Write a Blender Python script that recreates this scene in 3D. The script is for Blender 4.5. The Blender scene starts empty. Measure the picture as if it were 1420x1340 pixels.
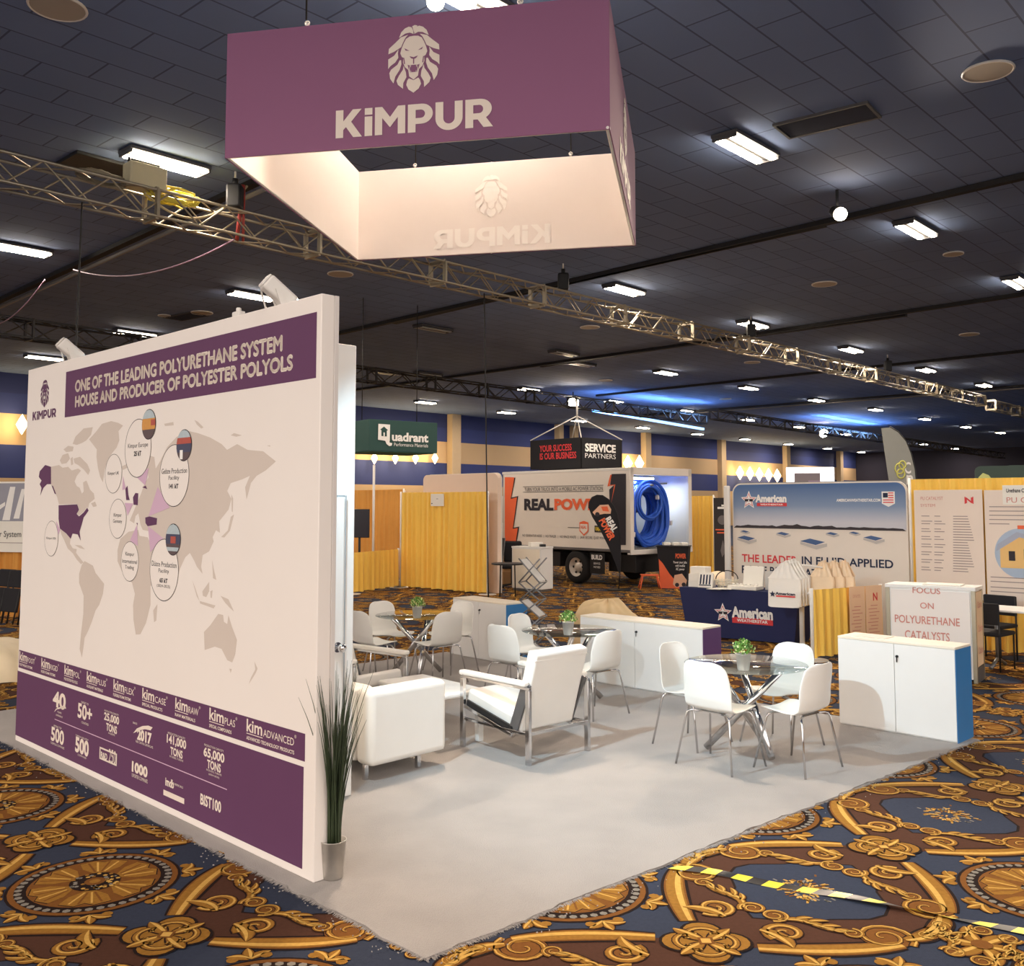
import bpy, bmesh, math, random
import numpy as np
from mathutils import Vector, Matrix
random.seed(7); rng = np.random.default_rng(5)
S = bpy.context.scene; C = S.collection
PI = math.pi

# ---------------------------------------------------------------- camera, world, exposure
F = 1340.0; CX = 710.0; CY = 603.0; EYE = 2.05
PITCH = math.atan((698 - CY) / F)
cam_data = bpy.data.cameras.new('camera'); cam = bpy.data.objects.new('camera', cam_data); C.objects.link(cam)
cam.location = (0, 0, EYE); cam.rotation_euler = (PI/2 + PITCH, 0, 0)
cam_data.sensor_fit = 'HORIZONTAL'; cam_data.sensor_width = 36.0
cam_data.lens = 36.0 * F / 1420.0
cam_data.shift_x = 0.0; cam_data.shift_y = (CY - 670.0) / 1420.0
cam_data.clip_end = 400
S.camera = cam
vs = S.view_settings
S.display_settings.display_device = 'sRGB'
vs.view_transform = 'Standard'; vs.look = 'None'; vs.gamma = 1.0; vs.use_curve_mapping = False
vs.exposure = 1.05
S.cycles.use_denoising = True
S.cycles.max_bounces = 8; S.cycles.transparent_max_bounces = 16
S.cycles.sample_clamp_indirect = 6.0
w = bpy.data.worlds.new('world'); S.world = w; w.use_nodes = True
w.node_tree.nodes['Background'].inputs[0].default_value = (1.0, 0.90, 0.82, 1)
w.node_tree.nodes['Background'].inputs[1].default_value = 1.15
WARM = (1.0, 0.84, 0.70); COOL = (0.62, 0.86, 1.0)
FIX_W = 34.0            # watts of one ceiling fixture

# ---------------------------------------------------------------- photo geometry helpers
def ray(px, py):
    x = (px - CX)/F; y = (CY - py)/F; c, s = math.cos(PITCH), math.sin(PITCH)
    return Vector((x, c - s*y, s + c*y))
def G(px, py, z=0.0):
    r = ray(px, py); t = (z - EYE)/r.z
    return Vector((0, 0, EYE)) + t*r
def D(px, py, Y):
    r = ray(px, py); return Vector((0, 0, EYE)) + (Y/r.y)*r
def V(*a): return Vector(a)
def dirv(deg): return Vector((math.cos(math.radians(deg)), math.sin(math.radians(deg)), 0))

# ---------------------------------------------------------------- materials
def lin(c):
    return tuple(((v/255)/12.92 if v/255 <= 0.04045 else (((v/255)+0.055)/1.055)**2.4) for v in c)
MATS = {}
def mat(name, rgb, rough=0.6, metal=0.0, var=0.06, scale=6.0, bump=0.0, bscale=60.0, emit=0.0, trans=0.0, ior=1.45, alpha=1.0, spec=0.5, sheen=0.0, ecol=None):
    if name in MATS: return MATS[name]
    m = bpy.data.materials.new(name); m.use_nodes = True
    nt = m.node_tree; b = nt.nodes['Principled BSDF']
    col = lin(rgb)
    b.inputs['Roughness'].default_value = rough; b.inputs['Metallic'].default_value = metal
    b.inputs['Specular IOR Level'].default_value = spec
    b.inputs['IOR'].default_value = ior
    if trans: b.inputs['Transmission Weight'].default_value = trans
    if alpha < 1: b.inputs['Alpha'].default_value = alpha
    if sheen: b.inputs['Sheen Weight'].default_value = sheen
    tc = nt.nodes.new('ShaderNodeTexCoord')
    if var:
        n = nt.nodes.new('ShaderNodeTexNoise'); n.inputs['Scale'].default_value = scale; n.inputs['Detail'].default_value = 5
        nt.links.new(tc.outputs['Object'], n.inputs['Vector'])
        mx = nt.nodes.new('ShaderNodeMix'); mx.data_type = 'RGBA'
        mx.inputs[6].default_value = (*[c*(1-var) for c in col], 1); mx.inputs[7].default_value = (*[min(1, c*(1+var)) for c in col], 1)
        nt.links.new(n.outputs['Fac'], mx.inputs[0]); nt.links.new(mx.outputs[2], b.inputs['Base Color'])
    else:
        b.inputs['Base Color'].default_value = (*col, 1)
    if bump:
        n2 = nt.nodes.new('ShaderNodeTexNoise'); n2.inputs['Scale'].default_value = bscale; n2.inputs['Detail'].default_value = 4
        nt.links.new(tc.outputs['Object'], n2.inputs['Vector'])
        bp = nt.nodes.new('ShaderNodeBump'); bp.inputs['Strength'].default_value = bump; bp.inputs['Distance'].default_value = 0.02
        nt.links.new(n2.outputs['Fac'], bp.inputs['Height']); nt.links.new(bp.outputs['Normal'], b.inputs['Normal'])
    if emit:
        b.inputs['Emission Color'].default_value = (*(ecol or col), 1); b.inputs['Emission Strength'].default_value = emit
    MATS[name] = m
    return m

white_lam = mat('white laminate', (232, 231, 228), 0.35, var=0.02)
white_plastic = mat('white plastic', (238, 237, 232), 0.38, var=0.015)
white_leather = mat('white leather', (233, 230, 224), 0.42, var=0.03, bump=0.08, bscale=220)
cream_print = mat('cream print', (232, 219, 206), 0.7, var=0.02)
panel_white = mat('white fabric', (233, 226, 220), 0.8, var=0.025, scale=2, bump=0.03, bscale=500)
purple = mat('purple print', (94, 54, 90), 0.75, var=0.05, scale=3)
purple_sign = mat('plum sign fabric', (140, 92, 124), 0.85, var=0.03, scale=1.5)
map_grey = mat('map grey print', (206, 194, 184), 0.75, var=0.02)
map_violet = mat('map pale violet print', (205, 172, 196), 0.75, var=0.02)
ink = mat('dark ink', (44, 40, 48), 0.7, var=0.03)
chrome = mat('chrome', (214, 214, 216), 0.13, 1.0, var=0.02)
steel = mat('brushed steel', (226, 224, 220), 0.42, 0.65, var=0.08, scale=30)
alu = mat('truss aluminium', (170, 160, 140), 0.42, 0.85, var=0.08)
dark_truss = mat('black truss', (52, 50, 50), 0.55, 0.3, var=0.1)
black = mat('black', (24, 24, 26), 0.5, var=0.1)
black_fab = mat('black fabric', (28, 27, 32), 0.85, var=0.1)
grey_met = mat('grey metal', (120, 120, 122), 0.4, 0.7, var=0.08)
white_met = mat('white metal', (222, 218, 212), 0.4, var=0.03)
blue_side = mat('blue laminate', (46, 120, 182), 0.4, var=0.03)
purple_side = mat('purple laminate', (84, 52, 104), 0.4, var=0.03)
yellow = mat('yellow drape', (252, 206, 94), 0.85, var=0.05, scale=8, bump=0.04, bscale=300, sheen=0.2)
orange = mat('orange print', (232, 104, 62), 0.6, var=0.04)
navy = mat('navy cloth', (36, 42, 84), 0.85, var=0.06)
red = mat('red print', (214, 62, 66), 0.7, var=0.03)
navy_print = mat('navy print', (34, 44, 70), 0.7, var=0.03)
wht_print = mat('white print', (240, 238, 234), 0.7, var=0.01)
leaf_a = mat('leaf green', (92, 138, 52), 0.55, var=0.25, scale=40)
leaf_b = mat('pale leaf', (206, 218, 150), 0.55, var=0.15, scale=40)
grass_m = mat('dark grass', (54, 66, 44), 0.55, var=0.4, scale=14)
soil = mat('soil', (40, 32, 26), 0.95, var=0.3, scale=60, bump=0.4)
beige_cover = mat('beige plastic cover', (206, 180, 138), 0.55, var=0.15, scale=5, bump=0.25, bscale=14)
kraft = mat('kraft board', (176, 136, 92), 0.8, var=0.06)
def thin_glass():
    m = bpy.data.materials.new('table glass'); m.use_nodes = True; nt = m.node_tree; nt.nodes.remove(nt.nodes['Principled BSDF'])
    out = nt.nodes['Material Output']; mx = nt.nodes.new('ShaderNodeMixShader'); tr = nt.nodes.new('ShaderNodeBsdfTransparent'); gl = nt.nodes.new('ShaderNodeBsdfGlossy'); fr = nt.nodes.new('ShaderNodeFresnel')
    tr.inputs[0].default_value = (.80, .84, .84, 1); gl.inputs['Roughness'].default_value = .02; fr.inputs[0].default_value = 1.45
    ge = nt.nodes.new('ShaderNodeNewGeometry'); io = nt.nodes.new('ShaderNodeMix'); io.inputs[2].default_value = 1.45; io.inputs[3].default_value = 1/1.45
    nt.links.new(ge.outputs['Backfacing'], io.inputs[0]); nt.links.new(io.outputs[0], fr.inputs[0]); nt.links.new(fr.outputs[0], mx.inputs[0]); nt.links.new(tr.outputs[0], mx.inputs[1]); nt.links.new(gl.outputs[0], mx.inputs[2]); nt.links.new(mx.outputs[0], out.inputs[0]); return m
glass = thin_glass()

# ---------------------------------------------------------------- object helpers
ORG = {}
def thing(name, label, cat, loc=(0, 0, 0), rotz=0.0, group=None):
    o = bpy.data.objects.new(name, None); C.objects.link(o); o.empty_display_size = 0.1
    o.location = loc; o.rotation_euler = (0, 0, rotz); ORG[o] = Vector(loc)
    o['label'] = label; o['category'] = cat
    if group: o['group'] = group
    return o
def tag(o, label, cat, group=None, kind=None):
    o['label'] = label; o['category'] = cat
    if group: o['group'] = group
    if kind: o['kind'] = kind
    return o
def dup(root, loc, rotz=0.0, label=None, group=None):
    r = root.copy(); C.objects.link(r); r.location = loc; r.rotation_euler = (0, 0, rotz)
    if label: r['label'] = label
    if group: r['group'] = group
    for ch in list(root.children):
        c = ch.copy(); C.objects.link(c); c.parent = r
        for g in list(ch.children):
            d = g.copy(); C.objects.link(d); d.parent = c
    return r
def rot_to(d):
    return Vector(d).normalized().to_track_quat('Z', 'Y').to_matrix().to_4x4()

class MB:
    """collects shapes; build() links them as one mesh object"""
    def __init__(s): s.bm = bmesh.new(); s.mi = 0
    def _mat(s, fs, smooth=False):
        for f in fs: f.material_index = s.mi; f.smooth = smooth
    def box(s, c, size, bev=0.0, rot=None, seg=2, smooth=False):
        M = Matrix.Translation(Vector(c))
        if rot is not None:
            M = M @ (rot if isinstance(rot, Matrix) else Matrix.Rotation(rot, 4, 'Z'))
        M = M @ Matrix.Diagonal((*size, 1))
        r = bmesh.ops.create_cube(s.bm, size=1.0, matrix=M)
        vs_ = r['verts']; fs = list({f for v in vs_ for f in v.link_faces})
        s._mat(fs, smooth)
        if bev:
            es = list({e for v in vs_ for e in v.link_edges})
            rr = bmesh.ops.bevel(s.bm, geom=es, offset=bev, segments=seg, affect='EDGES', profile=0.5)
            s._mat(rr['faces'], True)
        return s
    def cyl(s, p0, p1, r0, r1=None, n=16, caps=True, smooth=True):
        p0 = Vector(p0); p1 = Vector(p1); d = p1 - p0; r1 = r0 if r1 is None else r1
        M = Matrix.Translation((p0+p1)/2) @ rot_to(d)
        r = bmesh.ops.create_cone(s.bm, cap_ends=caps, segments=n, radius1=r0, radius2=r1, depth=d.length, matrix=M)
        fs = list({f for v in r['verts'] for f in v.link_faces})
        for f in fs: f.material_index = s.mi; f.smooth = smooth and len(f.verts) == 4
        return s
    def lathe(s, prof, c=(0, 0, 0), n=24, M=None):
        M = M or Matrix.Translation(Vector(c))
        rings = []
        for r, z in prof:
            rings.append([s.bm.verts.new(M @ Vector((r*math.cos(2*PI*k/n), r*math.sin(2*PI*k/n), z))) for k in range(n)])
        for a, b in zip(rings, rings[1:]):
            for k in range(n):
                f = s.bm.faces.new((a[k], a[(k+1) % n], b[(k+1) % n], b[k])); f.smooth = True; f.material_index = s.mi
        return s
    def tube(s, pts, r, n=8, closed=False, caps=True, radii=None):
        pts = [Vector(p) for p in pts]; N = len(pts); rings = []
        up = None
        for i, p in enumerate(pts):
            if closed: t = pts[(i+1) % N] - pts[i-1]
            else: t = pts[min(i+1, N-1)] - pts[max(i-1, 0)]
            t.normalize()
            if up is None:
                up = Vector((0, 0, 1)) if abs(t.z) < 0.9 else Vector((1, 0, 0))
            x = up.cross(t); 
            if x.length < 1e-6: x = Vector((1, 0, 0)).cross(t)
            x.normalize(); y = t.cross(x); up = y
            rr = radii[i] if radii else r
            rings.append([s.bm.verts.new(p + rr*(math.cos(2*PI*k/n)*x + math.sin(2*PI*k/n)*y)) for k in range(n)])
        rng_ = range(N) if closed else range(N-1)
        for i in rng_:
            a, b = rings[i], rings[(i+1) % N]
            for k in range(n):
                f = s.bm.faces.new((a[k], a[(k+1) % n], b[(k+1) % n], b[k])); f.smooth = True; f.material_index = s.mi
        if caps and not closed:
            for rg in (rings[0][::-1], rings[-1]):
                f = s.bm.faces.new(rg); f.material_index = s.mi
        return s
    def bar(s, p0, p1, wd, ht, up=(0, 0, 1), bev=0.0):
        p0 = Vector(p0); p1 = Vector(p1); d = p1-p0; L = d.length; d.normalize()
        x = Vector(up).cross(d)
        if x.length < 1e-5: x = Vector((0, 1, 0)).cross(d)
        x.normalize(); z = d.cross(x)
        R = Matrix((x, d, z)).transposed().to_4x4()
        return s.box((p0+p1)/2, (wd, L, ht), bev, R)
    def prism(s, pts, z0, z1, M=None):
        """polygon (list of xy) extruded z0..z1"""
        M = M or Matrix.Identity(4)
        a = [s.bm.verts.new(M @ Vector((x, y, z0))) for x, y in pts]; b = [s.bm.verts.new(M @ Vector((x, y, z1))) for x, y in pts]
        n = len(pts)
        fs = [s.bm.faces.new(a[::-1]), s.bm.faces.new(b)]
        for k in range(n): fs.append(s.bm.faces.new((a[k], a[(k+1) % n], b[(k+1) % n], b[k])))
        s._mat(fs); return s
    def poly(s, pts):
        f = s.bm.faces.new([s.bm.verts.new(Vector(p)) for p in pts]); f.material_index = s.mi; return s
    def grid(s, fn, nu, nv, smooth=True):
        vv = [[s.bm.verts.new(Vector(fn(i/nu, j/nv))) for j in range(nv+1)] for i in range(nu+1)]
        for i in range(nu):
            for j in range(nv):
                f = s.bm.faces.new((vv[i][j], vv[i+1][j], vv[i+1][j+1], vv[i][j+1])); f.smooth = smooth; f.material_index = s.mi
        return s
    def build(s, name, m, parent=None, fix=True):
        me = bpy.data.meshes.new(name)
        if fix: bmesh.ops.recalc_face_normals(s.bm, faces=s.bm.faces[:])
        s.bm.to_mesh(me); s.bm.free()
        for mm in (m if isinstance(m, (list, tuple)) else [m]): me.materials.append(mm)
        o = bpy.data.objects.new(name, me); C.objects.link(o)
        ORG[o] = Vector((0, 0, 0))
        if parent is not None:
            o.parent = parent; org = ORG.get(parent, Vector((0, 0, 0))); ORG[o] = org
            if org.length: me.transform(Matrix.Translation(-org))
        return o
def struct(name, mb, m):
    o = mb.build(name, m); o['kind'] = 'structure'; return o

class Frame:
    ds = 1.0                                     # print thickness scale
    """a plane: origin o, u to the viewer's right, v up, n towards the viewer"""
    def __init__(s, o, u, v=(0, 0, 1)):
        s.o = Vector(o); s.u = Vector(u).normalized(); s.v = Vector(v).normalized(); s.n = s.u.cross(s.v).normalized()
    def p(s, a, b, d=0.0): return s.o + s.u*a + s.v*b + s.n*d
    def uv(s, px, py):
        r = ray(px, py); e = Vector((0, 0, EYE)); t = (s.o - e).dot(s.n)/r.dot(s.n); q = e + t*r - s.o
        return (q.dot(s.u), q.dot(s.v))
    def mtx(s, d=0.0):
        M = Matrix((s.u, s.v, s.n)).transposed().to_4x4(); M.translation = s.o + s.n*d; return M

def flat(frame, polys, name, m, parent, d=0.003, px=False):
    """printed shapes lying on a plane; each polygon tessellated"""
    from mathutils.geometry import tessellate_polygon
    mb = MB()
    for pts in polys:
        if px: pts = [frame.uv(*q) for q in pts]
        vv = [mb.bm.verts.new(frame.p(a, b, d*frame.ds)) for a, b in pts]
        tris = tessellate_polygon([[Vector((a, b, 0)) for a, b in pts]])
        for t in tris:
            try: mb.bm.faces.new([vv[i] for i in t])
            except ValueError: pass
    o = mb.build(name, m, parent, fix=False)
    # face the viewer
    me = o.data
    if len(me.polygons):
        me.update()
        flips = [p.index for p in me.polygons if p.normal.dot(frame.n) < 0]
        if flips:
            bm = bmesh.new(); bm.from_mesh(me); bm.faces.ensure_lookup_table()
            bmesh.ops.reverse_faces(bm, faces=[bm.faces[i] for i in flips]); bm.to_mesh(me); bm.free()
    return o
def rect(a0, b0, a1, b1): return [(a0, b0), (a1, b0), (a1, b1), (a0, b1)]
def circ(a, b, r, n=36, ry=None): return [(a + r*math.cos(2*PI*k/n), b + (ry or r)*math.sin(2*PI*k/n)) for k in range(n)]

TXT = {}
def text_shape(body, bold=0.0, shear=0.0, space=1.0, align='CENTER', lead=1.0):
    key = (body, bold, shear, space, align, lead)
    if key in TXT: return TXT[key]
    cu = bpy.data.curves.new('lettering', 'FONT'); cu.body = body; cu.size = 1.0; cu.offset = bold
    cu.shear = shear; cu.space_character = space; cu.align_x = align; cu.space_line = lead
    cu.resolution_u = 3; cu.fill_mode = 'FRONT'
    ob = bpy.data.objects.new('lettering', cu); C.objects.link(ob)
    dg = bpy.context.evaluated_depsgraph_get()
    ev = ob.evaluated_get(dg); me = ev.to_mesh()
    vs_ = [tuple(v.co) for v in me.vertices]; fs = [tuple(p.vertices) for p in me.polygons]
    ev.to_mesh_clear()
    bpy.data.objects.remove(ob); bpy.data.curves.remove(cu)
    TXT[key] = (vs_, fs); return TXT[key]
JOB = []
def text(frame, body, box, m, parent, name='lettering', d=0.005, bold=0.03, shear=0.0, space=1.0, align='CENTER', lead=1.0, fit='fill', mirror=False, fat=0.0):
    """lettering printed on a plane, filling box (a0,b0,a1,b1)"""
    vs_, fs = text_shape(body, bold, shear, space, align, lead)
    if not vs_: return None
    xs = [v[0] for v in vs_]; ys = [v[1] for v in vs_]
    x0, x1, y0, y1 = min(xs), max(xs), min(ys), max(ys)
    a0, b0, a1, b1 = box
    sx = (a1-a0)/(x1-x0); sy = (b1-b0)/(y1-y0)
    me = bpy.data.meshes.new(name)
    def X(x): return (a1 - (x-x0)*sx) if mirror else (a0 + (x-x0)*sx)
    org = ORG.get(parent, Vector((0, 0, 0)))
    co = [frame.p(X(v[0]), b0 + (v[1]-y0)*sy, d*frame.ds) - org for v in vs_]
    if fat:                                       # thicken thin strokes by overprinting slightly shifted copies
        n0 = len(co); base, co = co, []; fs0, fs = fs, []
        for k, (p, q) in enumerate(((-fat, 0), (fat, 0), (0, -fat), (0, fat))):
            co += [c + frame.u*p + frame.v*q for c in base]; fs += [tuple(i + n0*k for i in f) for f in fs0]
    me.from_pydata(co, [], [f[::-1] for f in fs] if mirror else fs)
    me.materials.append(m)
    o = bpy.data.objects.new(name, me); C.objects.link(o); o.parent = parent; ORG[o] = org
    return o

# heavy hand-cut capitals for the wordmark (unit height 1, x advance in the last entry)
def _arc(cx, cy, r, a0, a1, n=10, ry=None): return [(cx + r*math.cos(math.radians(a0 + (a1-a0)*k/n)), cy + (ry or r)*math.sin(math.radians(a0 + (a1-a0)*k/n))) for k in range(n+1)]
GLYPH = {
 'K': ([[(0, 0), (.25, 0), (.25, .28), (.34, .38), (.58, 0), (.87, 0), (.51, .56), (.85, 1), (.56, 1), (.25, .59), (.25, 1), (0, 1)]], .87),
 'i': ([[(0, 0), (.25, 0), (.25, .70), (0, .70)], [(0, .76), (.25, .76), (.25, 1), (0, 1)]], .25),
 'M': ([[(0, 0), (.24, 0), (.24, .60), (.485, .26), (.50, .26), (.745, .60), (.745, 0), (.985, 0), (.985, 1), (.75, 1), (.4925, .62), (.235, 1), (0, 1)]], .985),
 'P': ([[(0, 0), (.25, 0), (.25, .29), (.42, .29)] + _arc(.44, .645, .36, -90, 90, 14, .355) + [(0, 1), (0, .5), (.25, .5)] + [(.25, .79), (.42, .79)] + _arc(.42, .645, .13, 90, -90, 8, .145) + [(.25, .5), (0, .5)]], .80),
 'U': ([[(0, 1), (0, .42)] + _arc(.43, .42, .43, 180, 360, 16, .43) + [(.86, 1), (.61, 1), (.61, .42)] + _arc(.43, .42, .18, 360, 180, 10, .20) + [(.25, 1)]], .86),
 'R': ([[(0, 0), (.25, 0), (.25, .28), (.39, .28), (.57, 0), (.87, 0), (.65, .34)] + _arc(.46, .65, .37, -48, 90, 12, .35) + [(0, 1), (0, .5), (.25, .5)] + [(.25, .79), (.44, .79)] + _arc(.44, .645, .12, 90, -90, 8, .145) + [(.25, .5), (0, .5)]], .87)}
def wordmark(frame, box, m, parent, d=.006, mirror=False):
    x = 0.0; ps = []
    for ch in 'KiMPUR':
        pl, adv = GLYPH[ch]
        for q in pl: ps.append([(px_ + x, py_) for px_, py_ in q])
        x += adv + .085
    x -= .085; a0, b0, a1, b1 = box; sx = (a1-a0)/x; sy = b1-b0
    out = []
    for q in ps:
        # letters with a counter are cut in two halves so that they tessellate cleanly
        out.append([((a1 - px_*sx) if mirror else (a0 + px_*sx), b0 + py_*sy) for px_, py_ in q])
    return flat(frame, out, 'lettering', m, parent, d)
# ---------------------------------------------------------------- the hall: ceiling fixtures first (they light the room)
ZC = 7.8
HA = -43.0; HB = 47.5                        # the hall's two directions
da, db = dirv(HA), dirv(HB)
lit = mat('lamp tube', (255, 226, 184), 0.4, var=0, emit=22.0, ecol=(1.0, 0.86, 0.66))
unlit = mat('unlit tube', (150, 150, 150), 0.4, var=0.02)
housing = mat('fixture housing', (70, 70, 74), 0.6, var=0.05)
def fixture_proto(name, tube_m, label, on=True):
    t = thing(name, label, 'ceiling light')
    h = MB(); h.box((0, 0, 0.03), (1.42, 0.46, 0.06), 0.01); h.box((0, 0, -0.005), (1.38, 0.05, 0.05), 0.008)
    for x in (-0.69, 0.69): h.box((x, 0, -0.02), (0.03, 0.42, 0.07), 0.005)
    h.build('housing', housing, t)
    for y in (-0.13, 0.13):
        MB().box((0, y, -0.035), (1.32, 0.11, 0.05), 0.02).build('tube', tube_m, t)
    return t
def fixture_light(root, loc):
    li = bpy.data.lights.new('fixture_glow', 'AREA'); li.shape = 'RECTANGLE'; li.size = 1.3; li.size_y = 0.4
    li.energy = FIX_W*(2.7 if Vector(loc).y > 18 else 1.7 if Vector(loc).y > 11 else 1.0); li.color = WARM
    o = bpy.data.objects.new('fixture_glow', li); C.objects.link(o); o.parent = root; o.location = (0, 0, -0.12)
    return o
ORD = ['first', 'second', 'third', 'fourth', 'fifth', 'sixth', 'seventh', 'eighth', 'ninth', 'tenth', 'eleventh', 'twelfth', 'thirteenth', 'fourteenth', 'fifteenth', 'sixteenth', 'seventeenth', 'eighteenth', 'nineteenth', 'twentieth', 'twenty-first', 'twenty-second', 'twenty-third', 'twenty-fourth', 'twenty-fifth', 'twenty-sixth', 'twenty-seventh', 'twenty-eighth', 'twenty-ninth', 'thirtieth', 'thirty-first', 'thirty-second', 'thirty-third', 'thirty-fourth', 'thirty-fifth', 'thirty-sixth', 'thirty-seventh', 'thirty-eighth', 'thirty-ninth', 'fortieth']
LIT = [(230, 225), (1035, 205), (1270, 318), (24, 345), (350, 410), (187, 462), (61, 496), (866, 402), (1044, 450), (1180, 485), (1411, 392),
       (640, -8), (923, 517), (1038, 538), (1284, 513), (733, 540), (851, 556.6), (950, 569.6), (702, 572), (803, 583.6), (891, 593), (967, 602), (1033, 609),
       (1037, 582), (590, 558), (1364, 534), (1132, 555), (1214, 568), (1282, 581), (1339, 592), (1387, 600), (1107, 592), (1172, 602), (1093, 616), (1147, 622), (1194, 627), (1281, 616), (1324, 622), (1364, 628)]
SPECIAL = {0: 'large glowing twin-tube ceiling light left of the hanging plum sign', 1: 'large glowing twin-tube ceiling light right of the hanging plum sign',
           2: 'glowing twin-tube ceiling light beside the round bright stage lamp', 3: 'glowing ceiling tube light cut by the left edge under the near truss',
           4: 'thin ceiling tube light peeking behind the near arm spotlight', 5: 'ceiling tube light just above the left half of the graphic wall top',
           6: 'ceiling tube light next to the left arm spotlight on the graphic wall', 7: 'twin-tube ceiling light above the middle of the long truss',
           10: 'twin-tube ceiling light cut by the right edge above the long truss', 11: 'bright ceiling lamp glowing at the top edge of the hanging plum sign'}
fx = fixture_proto('ceiling_light', lit, 'x')
order = sorted([i for i in range(len(LIT)) if i not in SPECIAL], key=lambda i: LIT[i][0])
for i, (px, py) in enumerate(LIT):
    p = G(px, py, ZC - 0.08)
    lb = SPECIAL.get(i) or ('small distant twin-tube ceiling light, %s from the left of the far fixtures' % ORD[order.index(i)])
    r = fx if i == 0 else dup(fx, p, 0, lb)
    r.location = p; r.rotation_euler = (0, 0, math.radians(HB)); r['label'] = lb; r['group'] = 'twin-tube ceiling lights'
    LIT[i] = (r, p)
for r, p in LIT: fixture_light(r, p)
fo = fixture_proto('dead_ceiling_light', unlit, 'x')
for i, (px, py, lb) in enumerate([(782, 490, 'switched-off dark ceiling light between the cable drop and the long truss'), (807, 505, 'switched-off ceiling light just below the larger dark fixture over the truck'),
                                  (601, 456, 'switched-off ceiling light left of the cable drop, nearest of the dark pair'), (594, 519, 'switched-off ceiling light left of the cable drop, above the far black truss'),
                                  (534, 517, 'switched-off ceiling light next to the white closet top')]):
    p = G(px, py, ZC - 0.08); r = fo if i == 0 else dup(fo, p)
    r.location = p; r.rotation_euler = (0, 0, math.radians(HB)); r['label'] = lb; r['group'] = 'switched-off ceiling lights'
# the same fixtures go on behind the photographer and to the sides, light only; some added unseen ahead, left ones boosted to brighten the wall
for k, (x, y) in enumerate([(-9, 2), (0, 1.5), (9, 2.0), (-5, -5), (5, -5), (-15, 8), (15, 9), (-9, -11), (0, -11), (9, -11), (-20, 0), (20, 0), (-3, 24), (-14, 20), (6, 16), (14, 20), (2, 32)]):
    li = bpy.data.lights.new('unseen_hall_glow', 'AREA'); li.shape = 'RECTANGLE'; li.size = 1.3; li.size_y = 0.4; li.energy = FIX_W*(5 if x < -4 and y < 9 else 2.2 if y > 9 else 1.2); li.color = WARM
    o = bpy.data.objects.new('unseen_hall_glow', li); C.objects.link(o); o.location = (x, y, ZC-0.2); o.rotation_euler = (0, 0, math.radians(HB))

# ceiling
def ceiling_mat():
    m = bpy.data.materials.new('ceiling tiles'); m.use_nodes = True; nt = m.node_tree; b = nt.nodes['Principled BSDF']; b.inputs['Roughness'].default_value = 0.9
    tc = nt.nodes.new('ShaderNodeTexCoord'); mp = nt.nodes.new('ShaderNodeMapping'); mp.inputs['Rotation'].default_value = (0, 0, -math.radians(HB))
    nt.links.new(tc.outputs['Object'], mp.inputs['Vector'])
    br = nt.nodes.new('ShaderNodeTexBrick'); br.offset = 0.5; br.inputs['Scale'].default_value = 1.0
    br.inputs['Brick Width'].default_value = 1.22; br.inputs['Row Height'].default_value = 0.61; br.inputs['Mortar Size'].default_value = 0.014
    c = lin((112, 132, 174)); k = lin((74, 87, 118)); c2 = lin((106, 126, 168))
    br.inputs['Color1'].default_value = (*c, 1); br.inputs['Color2'].default_value = (*c2, 1); br.inputs['Mortar'].default_value = (*k, 1)
    nt.links.new(mp.outputs['Vector'], br.inputs['Vector']); nt.links.new(br.outputs['Color'], b.inputs['Base Color'])
    n = nt.nodes.new('ShaderNodeTexNoise'); n.inputs['Scale'].default_value = 60; bp = nt.nodes.new('ShaderNodeBump'); bp.inputs['Strength'].default_value = 0.2
    nt.links.new(tc.outputs['Object'], n.inputs['Vector']); nt.links.new(n.outputs['Fac'], bp.inputs['Height']); nt.links.new(bp.outputs['Normal'], b.inputs['Normal'])
    return m
mb = MB(); mb.box((38, 63, ZC + 0.1), (140, 134, 0.2)); struct('ceiling', mb, ceiling_mat())
# ceiling tracks (dark lines running along the hall)
trk_dark = mat('dark ceiling track', (26, 26, 30), 0.7, var=0.1); trk_light = mat('pale pipe', (120, 116, 112), 0.5, var=0.05)
TR = [((860, 374.6), (1420, 244.5), 0), ((640, 521), (947, 479), 0), ((980, 533), (1420, 487), 0), ((1005, 470), (1420, 408), 0), ((0, 416.6), (223, 313.5), 1), ((471, 462), (669, 417.6), 0), ((980, 569), (1420, 535), 1)]
for i, (a, b, pale) in enumerate(TR):
    p, q = G(*a, ZC-0.06), G(*b, ZC-0.06); mid = (p+q)/2; dd = (p-q).normalized()
    p = mid + dd*14 if i != 4 else mid + dd*9; q = mid - dd*14 if i != 4 else mid - dd*9
    mb = MB(); mb.bar(p, q, 0.16, 0.1)
    if pale:
        mb.mi = 1; s_ = dd.cross(V(0, 0, 1))*0.16; mb.tube([p + s_ - V(0, 0, .1), q + s_ - V(0, 0, .1)], 0.045, 8)
    struct('trim_%d' % (i+1), mb, [trk_dark, trk_light])

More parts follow.
